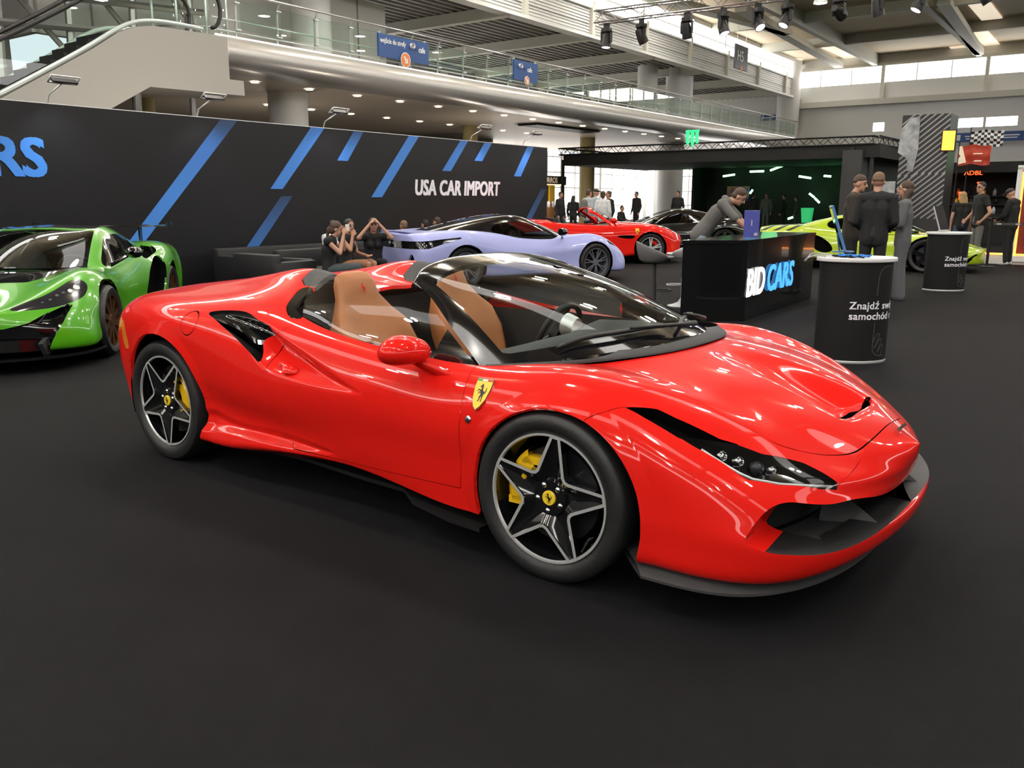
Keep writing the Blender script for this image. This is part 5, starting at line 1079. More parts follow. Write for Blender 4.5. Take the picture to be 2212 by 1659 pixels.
stool(-2.31, 7.47, R_(200), 'pale_grey', 'pale_grey', 'pale grey bar stool half hidden behind the end of the black desk')
# promotion kiosks
def kiosk(x, y, rz, label, txt):
    t = empty('promotion_counter', (x, y, 0), rz, label, 'counter'); A, B, n = .325, .24, 60; H = .915
    el = lambda a, k=1: (A*k*cos(a), B*k*sin(a))
    b = MB(); b.grid([[(*el(a), z) for a in np.linspace(0, 2*pi, n, endpoint=False)] for z in (.025, H)], closed=True); b.build('cloth_body', 'kiosk_cloth', t, True)
    b = MB(); b.grid([[(*el(a, k), z) for a in np.linspace(0, 2*pi, n, endpoint=False)] for k, z in ((0, H), (1.08, H), (1.10, H+.006), (1.10, H+.030), (1.08, H+.036), (0, H+.036))], closed=True); b.build('top', 'white', t, True, ang=40)
    b = MB(); b.grid([[(*el(a, k), z) for a in np.linspace(0, 2*pi, n, endpoint=False)] for k, z in ((0, 0), (1.0, 0), (1.015, .012), (1.0, .026))], closed=True); b.build('base', 'alu', t, True, ang=40)
    al = np.linspace(-pi, pi, 721); P = np.array([el(a) for a in al]); s = np.r_[0, np.cumsum(np.hypot(*np.diff(P, axis=0).T))]; s0 = np.interp(-pi/2, al, s)
    def wrap(o):
        for v in o.data.vertices:
            a = np.interp(s0+v.co.x, s, al); v.co = Vector((*el(a, 1.004), v.co.y))
    for line, z in (('Znajdź swój', .50), ('samochód na', .405)):
        wrap(text('lettering', line, .094, 'letter_white', Matrix.Translation((-.125, z, 0)), t, .022, 0, 1.0, 0, spacing=1.05))
    b = MB()
    def line(pts, w=.0035):
        q = spl(pts, 30); 
        for p, r in zip(q[:-1], q[1:]):
            d = (r-p)/max(np.hypot(*(r-p)), 1e-6); nn = np.array([-d[1], d[0]])*w/2; b.add([(*(p+nn), 0), (*(p-nn), 0), (*(r-nn), 0), (*(r+nn), 0)], [(0, 1, 2, 3)])
    line([(.27, .885), (.18, .87), (.14, .83), (.125, .76), (.12, .62)]); line([(.12, .38), (.115, .2), (.12, .12), (.16, .08), (.26, .07)])
    for k in range(3): line([(.12+.03*k, .20-.05*k), (.16+.03*k, .27-.05*k), (.185+.03*k, .27-.05*k), (.18+.03*k, .24-.05*k), (.13+.045*k, .14-.035*k)])
    o = b.build('line_logo', 'dark_metal' if False else mat('print_grey', (.2, .2, .2), .6), t); wrap(o)
    return t
kiosk(.80, 4.68, R_(38), 'tall dark promotion counter with white top nearest the red car, Znajdź swój lettering', 1)
kiosk(.10, 12.13, R_(36), 'second dark promotion counter with white top in front of the lime car', 1)
def slab(name, P, label, cat, back, edge, foot=True):
    """tilted display: P bottom-centre, width axis w, lean axis u"""
    o, wv, uv_, wd, ht = P; t = empty(name, o, 0, label, cat); T = face(Vector((0, 0, .02)), wv, uv_)
    b = MB()
    V = [T @ Vector((x, y, z)) for z in (-.012, .012) for x, y in ((-wd/2, 0), (wd/2, 0), (wd/2, ht), (-wd/2, ht))]
    b.add(V, [(0, 3, 2, 1), (4, 5, 6, 7)]); b.add(V, [(0, 1, 5, 4), (1, 2, 6, 5), (2, 3, 7, 6), (3, 0, 4, 7)], 1); b.build('screen_body', [back, edge], t)
    if foot:
        b = MB(); n = (T.to_3x3() @ Vector((0, 0, 1))); pt = T @ Vector((0, ht*.4, -.012 if n.z < 0 else -.012)); b.tube([pt, Vector((pt.x, pt.y, 0.0))*.55+Vector((0, 0, .012))], .008, 6); b.box((0, 0, .006), (.16, .12, .012)); b.build('stand', edge, t)
    return t
mm('blue_edge', (.12, .3, .62), .3, .4); mm('screen_dark', (.01, .012, .02), .12, 0, 1)
slab('display_screen', (Vector((.68, 4.66, .99)), Vector((-.36, .93, 0)), Vector((-.30, -.115, .95)).normalized(), .34, .42), 'tilted slim display on the near promotion counter, seen edge-on', 'display', 'screen_dark', 'blue_edge')
slab('display_screen', (Vector((.03, 12.1, .965)), Vector((.25, .97, 0)), Vector((-.33, .085, .94)).normalized(), .30, .40), 'tilted display on the second promotion counter', 'display', 'screen_dark', 'alu')
t = slab('desktop_computer', (Vector((-1.11, 6.85, .985)), Vector((.92, .38, 0)), Vector((.02, -.05, 1)).normalized(), .185, .33), 'violet backed desktop computer standing upright on the black desk', 'computer', 'violet_panel', 'blue_edge')
b = MB(); b.box((.01, -.022, .2), (.012, .006, .07), rz=.39); b.box((.06, .0, .06), (.04, .02, .035), rz=.39); b.build('back_mark', 'pale_grey', t)
t = empty('cable', (.5, 4.5, .951), 0, 'grey cable looping over the edge of the near promotion counter', 'cable'); b = MB()
b.tube([Vector(x) for x in spl([(.12, .12, .012), (-.05, .16, .02), (-.09, .08, .012), (-.10, -.02, -.04), (-.085, -.08, -.03), (-.02, -.08, .008), (.08, -.02, .008)], 24)], .007, 6); b.build('cord', 'pale_grey', t, True)
t = empty('lanyards', (.78, 4.53, .951), 0, 'small heap of blue and black lanyards on the near promotion counter', 'lanyard'); mm('lanyard_blue', (.03, .22, .7), .6)
for k in range(9):
    b = MB(); a = k*1.1; c = Vector((-.10+.03*k, .03*sin(k*2), .008+.006*(k % 3)))
    b.tube([c+Vector((.05*cos(a+x), .028*sin(a+x)+.02*sin(3*x), .006*sin(2*x)+.004)) for x in np.linspace(0, 2*pi, 14, endpoint=False)], .007, 5, closed=True); b.build('strap', 'lanyard_blue' if k % 3 else 'black', t, True)
# sofas by the wall
def sofa(p, q, rz, L, label):
    t = hthing('sofa', p, q, 0, label, 'sofa', rz=rz); b = MB(); b.box((0, 0, .19), (L, .8, .24), bev=.03); [b.box((sx*(L/2-.1), sy*.3, .04), (.06, .06, .08)) for sx in (-1, 1) for sy in (-1, 1)]; b.build('seat_base', 'dark_leather', t, True, ang=35)
    for k in range(int(L/.7)):
        b = MB(); b.box((-L/2+.12+(L-.24)/int(L/.7)*(k+.5), -.05, .34), ((L-.3)/int(L/.7), .62, .12), bev=.03); b.build('cushion', 'dark_leather', t, True, ang=35)
    b = MB(); b.box((0, .34, .46), (L, .16, .44), bev=.03); b.build('backrest', 'dark_leather', t, True, ang=35)
    for s in (-1, 1): b = MB(); b.box((s*(L/2-.07), 0, .34), (.15, .8, .46), bev=.03); b.build('arm', 'dark_leather', t, True, ang=35)
sofa(6.6, 8.9, 0, 3.0, 'black leather sofa along the foot of the black wall'); sofa(8.7, 8.9, 0, 1.0, 'black leather armchair by the black wall behind the lavender car')
sofa(4.95, 7.55, R_(90), .95, 'black leather armchair with its side to the red car, left of the seated group'); sofa(6.12, 7.72, 0, 1.5, 'black leather two-seat sofa under the group beside the lavender car')
t = hthing('pouf', 5.47, 6.93, 0, 'small black cube seat under the person raising a cup', 'stool'); b = MB(); b.box((0, 0, .2), (.42, .42, .4), bev=.03); b.build('cushion', 'dark_leather', t, True, ang=35)
# churros stall
t = hthing('food_stall', 35.2, 22.6, 0, 'churros food stall with lit sign at the right end of the black wall', 'stall')
b = MB(); b.box((-.4, 0, .55), (3.4, .8, 1.1)); b.build('counter', mat('wood', (.35, .16, .06), .6), t); b = MB(); b.box((-.4, .5, 1.4), (3.4, .1, 2.6), mi=0); b.box((-.3, -.38, 2.48), (3.2, .1, .46), mi=1); b.box((1.15, .4, 1.7), (.5, .1, 1.3), mi=2); b.build('back_board', ['trim', 'black', mat('menu_yellow', (.8, .5, .03), .6)], t)
text('lettering', 'CHURROS', .40, mat('sign_cream', (.9, .75, .55), .5, emit=.35), face(Vector((-1.35, -.45, 2.36)), (1, 0, 0), (0, 0, 1)), t, .01, width=.95)
b = MB(); b.box((-.3, -.46, 2.26), (2.6, .03, .05)); b.build('light_strip', 'spot_glow' if False else mat('strip_warm', (1, .7, .4), .5, emit=2.5, ecol=(1, .62, .3)), t)
for k in range(5):
    b = MB(); b.lathe([(0, 0), (.1, 0), (.1, .25), (.05, .32), (0, .32)], 14, Matrix.Translation((-.9+.42*k, -.2, 1.1))); tag(b.build('jar', 'pale_grey', t, True), None)
# striped tower with screen
t = hthing('striped_tower', 26.3, 2.55, 0, 'tall black advertising tower with slanted silver stripes', 'advertising tower')
b = MB(); b.box((0, 0, 2.0), (1.3, 1.35, 4.0)); b.build('tower_body', mat('tower_black', (.02, .02, .022), .5), t)
b = MB()
def clipband(zc, L=1.34):
    # slanted band clipped to the face (local y from -.67 to .67)
    P = []
    for y in np.linspace(.67, -.67, 15):
        z = zc-(y)*.85
        P.append((y, z))
    return P
for k in range(24):
    P = clipband(.35+.17*k*1.0)
    for (y0, z0_), (y1, z1_) in zip(P[:-1], P[1:]):
        if .75 < z0_ < 3.95 and not 2.06 < z0_ < 2.14:
            sh = .12 if z0_ < 2.1 else 0
            b.add([(-.656, y0, z0_+sh), (-.656, y1, z1_+sh), (-.656, y1, z1_+sh+.055), (-.656, y0, z0_+sh+.055)], [(0, 1, 2, 3)])
b.build('stripes', mat('tower_stripe', (.33, .33, .34), .4, .3), t)
b = MB()
for s in range(9): b.add([(-.5+.12*s, .70, 1.2), (-.42+.12*s, .70, 1.2), (-.62+.12*s, .70, 2.1), (-.7+.12*s, .70, 2.1)], [(0, 1, 2, 3)])
b.build('side_stripes', 'dark_metal', t)
b = MB(); b.prism([(.55, 3.6), (.30, 3.9), (.05, 3.95), (.02, 3.0), (.12, 2.3), (.30, 2.35), (.30, 2.7), (.6, 2.9)], -.012, .012, face(Vector((-.69, .12, 0)), (0, 1, 0), (0, 0, 1))); b.build('fabric_strip', mat('grey_fabric', (.5, .53, .54), .7, var=(5, (.25, .27, .28))), t)
t = hthing('led_screen', 25.5, 1.86, 2.95, 'small orange LED screen on the side of the striped tower', 'screen'); b = MB(); b.box((0, 0, .25), (.06, .34, .56), rz=.5); b.build('panel', mat('screen_orange', (1, .3, .03), .4, emit=2.4, ecol=(1, .36, .05)), t); b = MB(); b.box((.05, 0, .25), (.06, .4, .62), rz=.5); b.build('case', 'black', t)
t = hthing('grey_art_panel', 23.8, 3.12, 0, 'grey textured panel standing in front of the striped tower', 'panel'); b = MB(); b.box((0, 0, 1.55), (.06, .5, .9)); b.build('board', 'grey_fabric', t); b = MB(); b.box((0, 0, .55), (.05, .05, 1.1)); b.box((0, 0, .01), (.3, .4, .02)); b.build('stand', 'alu', t)
# shop stand with LED ticker
t = hthing('shop_stand', 31, -1, 0, 'dark shop stand with red LED lettering and small goods at the right', 'stand')
b = MB(); b.box((.5, 0, 1.35), (.2, 9.5, 2.7)); b.box((-.3, 0, 2.55), (1.6, 9.5, .35)); b.box((-.6, 1.2, .5), (.7, 5.5, 1.0)); b.build('stand_frame', 'cloth_black', t)
mm('led_red', (1, .12, .03), .4, emit=2.2, ecol=(1, .10, .02))
text('led_ticker', 'ADBL', .2, 'led_red', face(Vector((-1.12, 3.0, 2.30)), (0, -1, 0), (0, 0, 1)), t, .015, width=1.15)
text('led_ticker', 'DETAIL', .17, 'led_red', face(Vector((-1.12, 4.2, 2.28)), (0, -1, 0), (0, 0, 1)), t, .01, width=.9)
for k in range(42):
    b = MB(); y = 4.2-(k % 14)*.42+random.uniform(-.08, .08); z = (1.0, 1.32, 1.62)[k//14]; b.lathe([(0, 0), (.06, 0), (.06, .16), (.03, .2), (.03, .24), (0, .24)], 8, Matrix.Translation((-.55 if k < 14 else .3, y, z)))
    o = b.build('bottle', random.choice(['pale_grey', 'black', 'sign_blue', 'orange_disc', 'badge_yellow', 'black', 'led_red' if k % 13 == 5 else 'trim']), t, True)
b = MB()
for z in (1.31, 1.61): b.box((.3, 1.2, z-.01), (.3, 6, .02))
b.build('shelf', 'trim', t)
for k, (y, z, s) in enumerate(((3.65, 1.95, .32), (3.1, 1.6, .25), (2.55, 1.95, .2), (4.3, 1.55, .2))):
    b = MB(); b.box((-.75, y, z), (.03, .09, s)); b.box((-.75, y, z+s*.5), (.03, .14, .05)); b.build('led_figure', 'led_red', t)
# flags
def flag(p, q, z, w_, h, label, m, checks=None):
    t = hthing('flag', p, q, 0, label, 'flag'); b = MB(); nx, nz = 20, 12
    g = [[(.06*sin(j*.55)+.02*sin(i*.8), -w_/2+w_*j/nx, z-h*i/nz-.03*sin(j*.4)) for j in range(nx+1)] for i in range(nz+1)]
    b.grid(g)
    if checks: b.mi = [((i//2)+(j//2)) % 2 for i in range(nz) for j in range(nx)]
    b.build('cloth', m, t, not checks); b = MB(); b.tube([(0, w_/2+.02, 0), (0, w_/2+.02, z+.12)], .018, 6); b.lathe([(0, 0), (.14, 0), (.14, .04), (0, .04)], 12, Matrix.Translation((0, w_/2+.02, 0))); b.build('pole', 'dark_metal', t); return t
flag(29.2, 1.33, 3.70, .95, .5, 'black and white checkered flag above the shop stand', ['white', 'black'], 1)
t = flag(28.9, 1.60, 3.22, .92, .62, 'red flag with pale stripe under the checkered flag', 'flag_red' if 'flag_red' in M else mm('flag_red', (.55, .06, .03), .6))
b = MB(); b.add([(-.07, .46, 3.2), (-.07, .38, 3.2), (-.07, .22, 2.68), (-.07, .46, 2.62)], [(0, 1, 2, 3)]); b.box((-.075, -.1, 2.95), (.01, .28, .03)); b.box((-.075, -.12, 2.72), (.01, .22, .04)); b.build('print', 'sign_cream' if 'sign_cream' in M else 'pale_grey', t)
# barrier with belt, lit frame, green spot
t = hthing('belt_barrier', 18.15, -1.35, 0, 'black belt barrier in front of the right-hand people', 'barrier')
for y in (.95, -.9, -2.6):
    b = MB(); b.lathe([(0, 0), (.17, 0), (.17, .02), (.04, .04), (.03, .05), (.03, .98), (.035, 1.0), (0, 1.01)], 16, Matrix.Translation((0, y, 0))); b.build('post', 'black', t, True, ang=40)
b = MB(); b.box((0, -.8, .95), (.008, 3.6, .05)); b.build('belt', 'trim', t); b = MB()
for k in range(10): b.box((-.006, .8-.36*k, .95), (.004, .09, .025))
b.build('belt_print', 'pale_grey', t)
t = hthing('light_frame', 20.1, -1.0, .006, 'white frame stand edged with orange light at the right border', 'frame'); b = MB(); b.box((0, .35, 1.1), (.25, .1, 2.2), mi=0); b.box((0, -.6, 2.2), (.25, 2, .1)); b.box((0, -.6, .1), (.25, 2, .12)); b.build('frame_body', 'white', t)
b = MB(); b.box((-.05, .27, 1.1), (.06, .04, 2.0)); b.box((-.05, -.6, .19), (.06, 1.8, .04)); b.build('light_edge', mat('orange_glow', (1, .4, .08), .4, emit=3, ecol=(1, .33, .06)), t); b = MB(); b.box((.1, -.6, 1.1), (.04, 1.8, 2)); b.build('panel', mat('dark_red', (.12, .02, .02), .5), t)
t = hthing('stage_strip', 19.6, .6, 0, 'low pale floor podium edged with orange light behind the lime car', 'podium'); b = MB(); b.box((1.6, -1.2, .003), (3.6, 5, .006)); b.build('deck_board', 'concrete', t); b = MB(); b.box((3.1, -1.0, .06), (.05, 4, .05)); b.build('light_edge', 'orange_glow', t)
t = hthing('gazebo', 33.5, -1.8, 0, 'dark gazebo roof with green lamp at the right edge of the hall', 'gazebo'); b = MB(); b.add([(-1.5, 2.2, 3.0), (-1.5, -2.6, 3.0), (2, -2.6, 3.0), (2, 2.2, 3.0), (0, -.2, 3.7)], [(0, 1, 4), (1, 2, 4), (2, 3, 4), (3, 0, 4)]); b.box((-1.45, .0, 2.95), (.06, 4.4, .16)); b.build('canopy', 'booth_green', t)
b = MB()
for x, y in ((-1.4, 2.1), (-1.4, -2.5), (1.9, 2.1), (1.9, -2.5)): b.box((x, y, 1.5), (.06, .06, 3.0))
b.build('pole', 'black', t); b = MB(); b.lathe([(0, 0), (.14, 0), (.14, .1), (0, .12)], 14, Matrix.Translation((-1.55, .55, 2.8)) @ Matrix.Rotation(-pi/2, 4, 'Y')); b.build('green_lamp', mat('green_glow', (.2, 1, .5), .4, emit=14, ecol=(.15, 1, .45)), t)
d = bpy.data.lights.new('green_beam', 'POINT'); d.energy = 60; d.color = (.15, 1, .4); d.shadow_soft_size = .15
L = bpy.data.objects.new('green_beam', d); C.objects.link(L); L.location = HP(31.6, -1.25, 2.9)
# ---------------------------------------------------------------- people
def vox(segs, name, voxel, m, parent, sm=3, label=None):
    """segs: chains of (point, radius) or ('ball', point, (rx, ry, rz), R); merged to one skin by voxel remeshing"""
    b = MB()
    for s in segs:
        if s[0] == 'ball':
            _, p, r, rot = s; T = Matrix.Translation(p) @ rot.to_4x4() @ Matrix.Diagonal((*r, 1)); b.lathe([(sin(a), -cos(a)) for a in np.linspace(0.001, pi-.001, 10)], 14, T)
            continue
        for (p, r), (q, r2) in zip(s[:-1], s[1:]):
            p, q = Vector(p), Vector(q); d = q-p; L = d.length
            if L < 1e-5: continue
            T = Matrix.Translation(p) @ d.to_track_quat('Z', 'Y').to_matrix().to_4x4()
            b.lathe([(r*.02, -r)]+[(r*cos(a), -r*sin(a)) for a in (1.0, .5, 0)]+[(r2*cos(a), L+r2*sin(a)) for a in (0, .5, 1.0)]+[(r2*.02, L+r2)], 12, T)
    o = mk(name, b.V, b.F, m, None); md = o.modifiers.new('r', 'REMESH'); md.mode = 'VOXEL'; md.voxel_size = voxel; md.adaptivity = 0
    s_ = o.modifiers.new('s', 'SMOOTH'); s_.iterations = sm; s_.factor = .5
    dg = bpy.context.evaluated_depsgraph_get(); me = bpy.data.meshes.new_from_object(o.evaluated_get(dg)); old = o.data; o.modifiers.clear(); o.data = me; bpy.data.meshes.remove(old)
    me.polygons.foreach_set('use_smooth', np.full(len(me.polygons), True))
    if not me.materials: me.materials.append(M[m])
    o.parent = parent
    if label: o['label'] = label
    return o
mm('skin', (.50, .27, .185), .5); mm('skin_tan', (.42, .21, .13), .5); mm('hair_dark', (.014, .009, .007), .6); mm('hair_brown', (.06, .032, .018), .6); mm('hair_light', (.16, .09, .045), .6); mm('hair_blond', (.36, .22, .09), .6)
mm('lip', (.33, .09, .07), .5); mm('wool_black', (.008, .008, .009), .85); mm('wool_brown', (.035, .03, .022), .9, bump=(90, .2)); mm('wool_grey', (.145, .14, .135), .9, bump=(90, .2)); mm('suit_grey', (.115, .115, .125), .8, bump=(200, .15))
mm('denim_light', (.34, .42, .47), .8, var=(6, (.22, .3, .38))); mm('denim_grey', (.045, .06, .065), .8); mm('denim_blue', (.035, .055, .12), .8); mm('trouser_black', (.01, .01, .012), .8); mm('trouser_grey', (.13, .13, .13), .8); mm('tan_skirt', (.30, .13, .06), .7)
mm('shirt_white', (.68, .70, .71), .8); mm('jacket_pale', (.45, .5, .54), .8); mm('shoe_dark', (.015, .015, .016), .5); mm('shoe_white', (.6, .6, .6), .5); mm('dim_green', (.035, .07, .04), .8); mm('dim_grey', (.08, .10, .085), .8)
def person(x, y, deg, H, label, top, legs, hair, pose=None, skin='skin', sleeve=1.0, leg='trousers', style='short', shoes='shoe_dark', vx=.012, z=0, look=(0, 0), female=False, coat=0, grp=None, extra=None):
    """faces local +x; joints are fractions of H"""
    e = empty('person', (x, y, z), R_(deg), label, 'person', grp); k = .9 if female else 1.0
    J = dict(pel=(0, 0, .53), chest=(.0, 0, .73), neck=(.0, 0, .845), head=(.018, 0, .93),
        ls=(0, .112*k, .81), rs=(0, -.112*k, .81), le=(-.01, .15*k, .63), re=(-.01, -.15*k, .63), lw=(.045, .15*k, .48), rw=(.045, -.15*k, .48),
        lh=(0, .05, .51), rh=(0, -.05, .51), lk=(.012, .055, .285), rk=(.012, -.055, .285), la=(-.005, .058, .045), ra=(-.005, -.058, .045))
    J.update(pose or {}); P = {a: Vector(v)*H for a, v in J.items()}; h = H
    hd = P['head']; ya, pa = R_(look[0]), R_(look[1]); Rm = Matrix.Rotation(ya, 3, 'Z') @ Matrix.Rotation(pa, 3, 'Y'); hp = lambda a, b, c: hd+Rm @ Vector((a, b, c))*h
    I3 = Matrix.Identity(3)
    sx = (P['ls']-P['rs']).normalized(); off = lambda p, d: p+sx*d*h*k; mid = P['pel'].lerp(P['chest'], .5); up_ = P['neck'].lerp(P['chest'], .3)
    def trunk(g, low): return [[(off(P['pel']-(P['chest']-P['pel']).normalized()*low*h, s*.036), .058*h*k+g), (off(P['pel'], s*.036), .058*h*k+g), (off(mid, s*.030), .055*h*k+g), (off(P['chest'], s*.045), .060*h*k+g), (off(up_, s*.030), .040*h+g*.6)] for s in (-1, 1)]+[[(P['neck'].lerp(P['chest'], .06), .030*h+g*.5), (P[q], .031*h+g*.5)] for q in ('ls', 'rs')]
    seg = trunk(0, 0)+[[(P['neck'].lerp(P['chest'], .2), .036*h), (P['neck'], .031*h), (hp(0, 0, -.03), .031*h)], [(P['ls'], .030*h), (P['neck'].lerp(P['chest'], .36), .036*h), (P['rs'], .030*h)],
        [(P['lh'], .05*h), (P['pel'], .06*h), (P['rh'], .05*h)]]
    for a, b, c in (('ls', 'le', 'lw'), ('rs', 're', 'rw')): seg.append([(P[a], .029*h*k), (P[a].lerp(P[b], .5), .026*h*k), (P[b], .021*h), (P[b].lerp(P[c], .35), .021*h*k), (P[c], .0145*h)])
    for a, b, c in (('lh', 'lk', 'la'), ('rh', 'rk', 'ra')): seg.append([(P[a], .048*h), (P[a].lerp(P[b], .5), .042*h), (P[b], .030*h), (P[b].lerp(P[c], .35), .031*h), (P[c], .021*h)])
    for s, a, b in (('l', 'le', 'lw'), ('r', 're', 'rw')):             # hands: palm, four fingers, thumb
        d = (P[b]-P[a]).normalized(); sd = Vector((0, 1 if s == 'l' else -1, 0)); u = (Vector((1, 0, 0))-d*d.x); u = u.normalized() if u.length > .1 else Vector((0, 0, 1)); n = d.cross(u).normalized()
        if n.dot(sd) > 0: n = -n
        q = P[b]; seg.append([(q, .014*h), (q+d*.03*h, .016*h)])
        for i in range(4):
            f0 = q+d*.045*h+u*(i-1.5)*.0115*h; L = (.034, .041, .039, .03)[i]*h; seg.append([(q+d*.02*h+u*(i-1.5)*.009*h, .0085*h), (f0, .0068*h), (f0+d*L*.5+n*.004*h, .0058*h), (f0+d*L*.85+n*.014*h, .005*h)])
        seg.append([(q+d*.008*h+u*.012*h, .0075*h), (q+d*.028*h+u*.028*h+n*.008*h, .0065*h), (q+d*.045*h+u*.032*h+n*.014*h, .0055*h)])
    seg += [('ball', hp(-.006, 0, .016), (.054*h, .044*h, .054*h), Rm), ('ball', hp(.012, 0, -.022), (.037*h, .034*h, .042*h), Rm), [(hp(.047, 0, .008), .0055*h), (hp(.058, 0, -.012), .009*h)], ('ball', hp(.03, 0, -.048), (.016*h, .018*h, .013*h), Rm),
        ('ball', hp(-.004, .044, -.004), (.011*h, .005*h, .018*h), Rm), ('ball', hp(-.004, -.044, -.004), (.011*h, .005*h, .018*h), Rm)]
    if female: seg += [('ball', P['chest']+Vector((.045*h, s*.04*h, -.005*h)), (.035*h, .036*h, .036*h), I3) for s in (-1, 1)]
    vox(seg, 'body', vx*.85, skin, e, 2)
    fm = MB()
    for s in (-1, 1):
        fm.lathe([(.0, .006*h), (.006*h, .003*h), (.0075*h, 0)], 8, Matrix.Translation(hp(.043, s*.018, .004)) @ Rm.to_4x4() @ Matrix.Rotation(pi/2, 4, 'Y'), 0); fm.tube([hp(.046, s*.008, .019), hp(.047, s*.018, .022), hp(.040, s*.029, .018)], .0028*h, 5, 1)
    fm.tube([hp(.042, -.014, -.034), hp(.0475, 0, -.033), hp(.042, .014, -.034)], .0035*h, 5, 2); fm.build('face', ['black', hair, 'lip'], e, True)
    g = .012*h
    ts = trunk(g*.9, .03)+[[(P['ls'], .036*h+g*.5), (P['neck'].lerp(P['chest'], .34), .046*h+g*.5), (P['rs'], .036*h+g*.5)]]
    if female: ts += [('ball', P['chest']+Vector((.048*h, s*.04*h, -.005*h)), (.04*h, .042*h, .042*h), I3) for s in (-1, 1)]
    for a, b, c in (('ls', 'le', 'lw'), ('rs', 're', 'rw')):
        if sleeve >= 1: ts.append([(P[a], .033*h+g*.6), (P[b], .026*h+g*.7), (P[b].lerp(P[c], .9), .019*h+g*.4)])
        elif sleeve > 0: ts.append([(P[a], .034*h+g*.5), (P[a].lerp(P[b], sleeve), .032*h+g*.3)])
    if coat: ts.append([(P['pel']+Vector((0, 0, .05*h)), .066*h), (P['pel']-Vector((0, 0, coat*h*.6)), .07*h)]); ts += [[(P[a]+Vector((0, 0, .03*h)), .05*h), (P[a]-Vector((0, 0, coat*h)), .054*h)] for a in ('lh', 'rh')]
    vox(ts, 'top', vx, top, e)
    if leg != 'none':
        ls = [[(P['lh'], .052*h), (P['pel'], .072*h*k), (P['rh'], .052*h)], [(P['pel'], .073*h*k), (P['pel'].lerp(P['chest'], .25), .066*h*k)]]
        for a, b, c in (('lh', 'lk', 'la'), ('rh', 'rk', 'ra')):
            if leg == 'wide': ls.append([(P[a], .056*h), (P[b], .05*h), (P[c]+Vector((0, 0, -.015*h)), .054*h)])
            elif leg == 'skirt': ls.append([(P[a], .058*h), (P[a].lerp(P[b], .85), .05*h)])
            else: ls.append([(P[a], .052*h), (P[b], .037*h), (P[b].lerp(P[c], .5), .036*h), (P[c], .029*h)])
        vox(ls, 'skirt' if leg == 'skirt' else 'trousers', vx, legs, e)
    ss = []
    for c, kn in (('la', 'lk'), ('ra', 'rk')):
        q = P[c]; ss.append([(q+Vector((-.02*h, 0, -.016*h)), .024*h), (q+Vector((.05*h, 0, -.022*h)), .022*h), (q+Vector((.085*h, 0, -.027*h)), .016*h)])
    vox(ss, 'shoes', vx, shoes, e)
    hs = []
    if style in ('short', 'fade'): hs = [('ball', hp(-.012, 0, .03), (.053*h, .047*h, .048*h), Rm), ('ball', hp(-.026, 0, .004), (.038*h, .043*h, .042*h), Rm)]
    if style == 'fade': hs = [('ball', hp(-.008, 0, .034), (.052*h, .045*h, .045*h), Rm), ('ball', hp(-.022, 0, .02), (.042*h, .045*h, .03*h), Rm)]
    if style in ('long', 'bun', 'pony'): hs = [('ball', hp(-.014, 0, .026), (.056*h, .05*h, .052*h), Rm), ('ball', hp(-.03, 0, -.01), (.04*h, .045*h, .05*h), Rm)]
    if style == 'long': hs += [[(hp(-.035, s*.025, -.02), .032*h), (hp(-.05, s*.03, -.09), .03*h), (hp(-.045, s*.03, -.16), .02*h)] for s in (-1, 0, 1)]
    if style == 'side': hs = [('ball', hp(-.014, 0, .026), (.056*h, .05*h, .052*h), Rm), ('ball', hp(-.03, 0, -.01), (.04*h, .045*h, .05*h), Rm), [(hp(-.03, .03, -.02), .03*h), (hp(-.01, .04, -.09), .028*h), (hp(.03, .045, -.16), .02*h), (hp(.045, .04, -.22), .012*h)], [(hp(-.03, -.03, -.02), .03*h), (hp(-.03, -.035, -.09), .02*h)]]
    if style == 'bun': hs += [('ball', hp(-.055, 0, .04), (.028*h, .026*h, .026*h), Rm)]
    if style == 'pony': hs += [[(hp(-.05, 0, .02), .022*h), (hp(-.075, 0, -.02), .018*h), (hp(-.07, 0, -.09), .012*h)]]
    if style == 'cap': hs = [('ball', hp(-.004, 0, .034), (.056*h, .05*h, .044*h), Rm), [(hp(.03, -.02, .03), .012*h), (hp(.085, -.015, .024), .01*h)], [(hp(.03, .02, .03), .012*h), (hp(.085, .015, .024), .01*h)]]
    vox(hs, 'cap' if style == 'cap' else 'hair', vx*.8, hair, e, 2)
    if extra: extra(e, P, hp, h, Rm)
    return e
def glasses_(e, P, hp, h, Rm):
    b = MB()
    for s in (-1, 1): b.tube([hp(.052, s*(.006+.012*(1+cos(a))), .004+.011*sin(a)) for a in np.linspace(0, 2*pi, 12, endpoint=False)], .0018*h, 4, closed=True); b.tube([hp(.05, s*.03, .006), hp(-.002, s*.046, .006)], .0018*h, 4)
    b.build('glasses', 'black', e)
SIT = dict(pel=(0, 0, .27), chest=(-.0, 0, .45), neck=(.02, 0, .56), head=(.045, 0, .645), ls=(.01, .105, .53), rs=(.01, -.105, .53), le=(.05, .13, .38), re=(.05, -.13, .38), lw=(.18, .07, .36), rw=(.18, -.07, .36), lh=(.02, .05, .26), rh=(.02, -.05, .26), lk=(.27, .06, .285), rk=(.27, -.06, .285), la=(.25, .06, .045), ra=(.25, -.06, .045))
def sit(**k): d = dict(SIT); d.update(k); return d
GA = 92.0
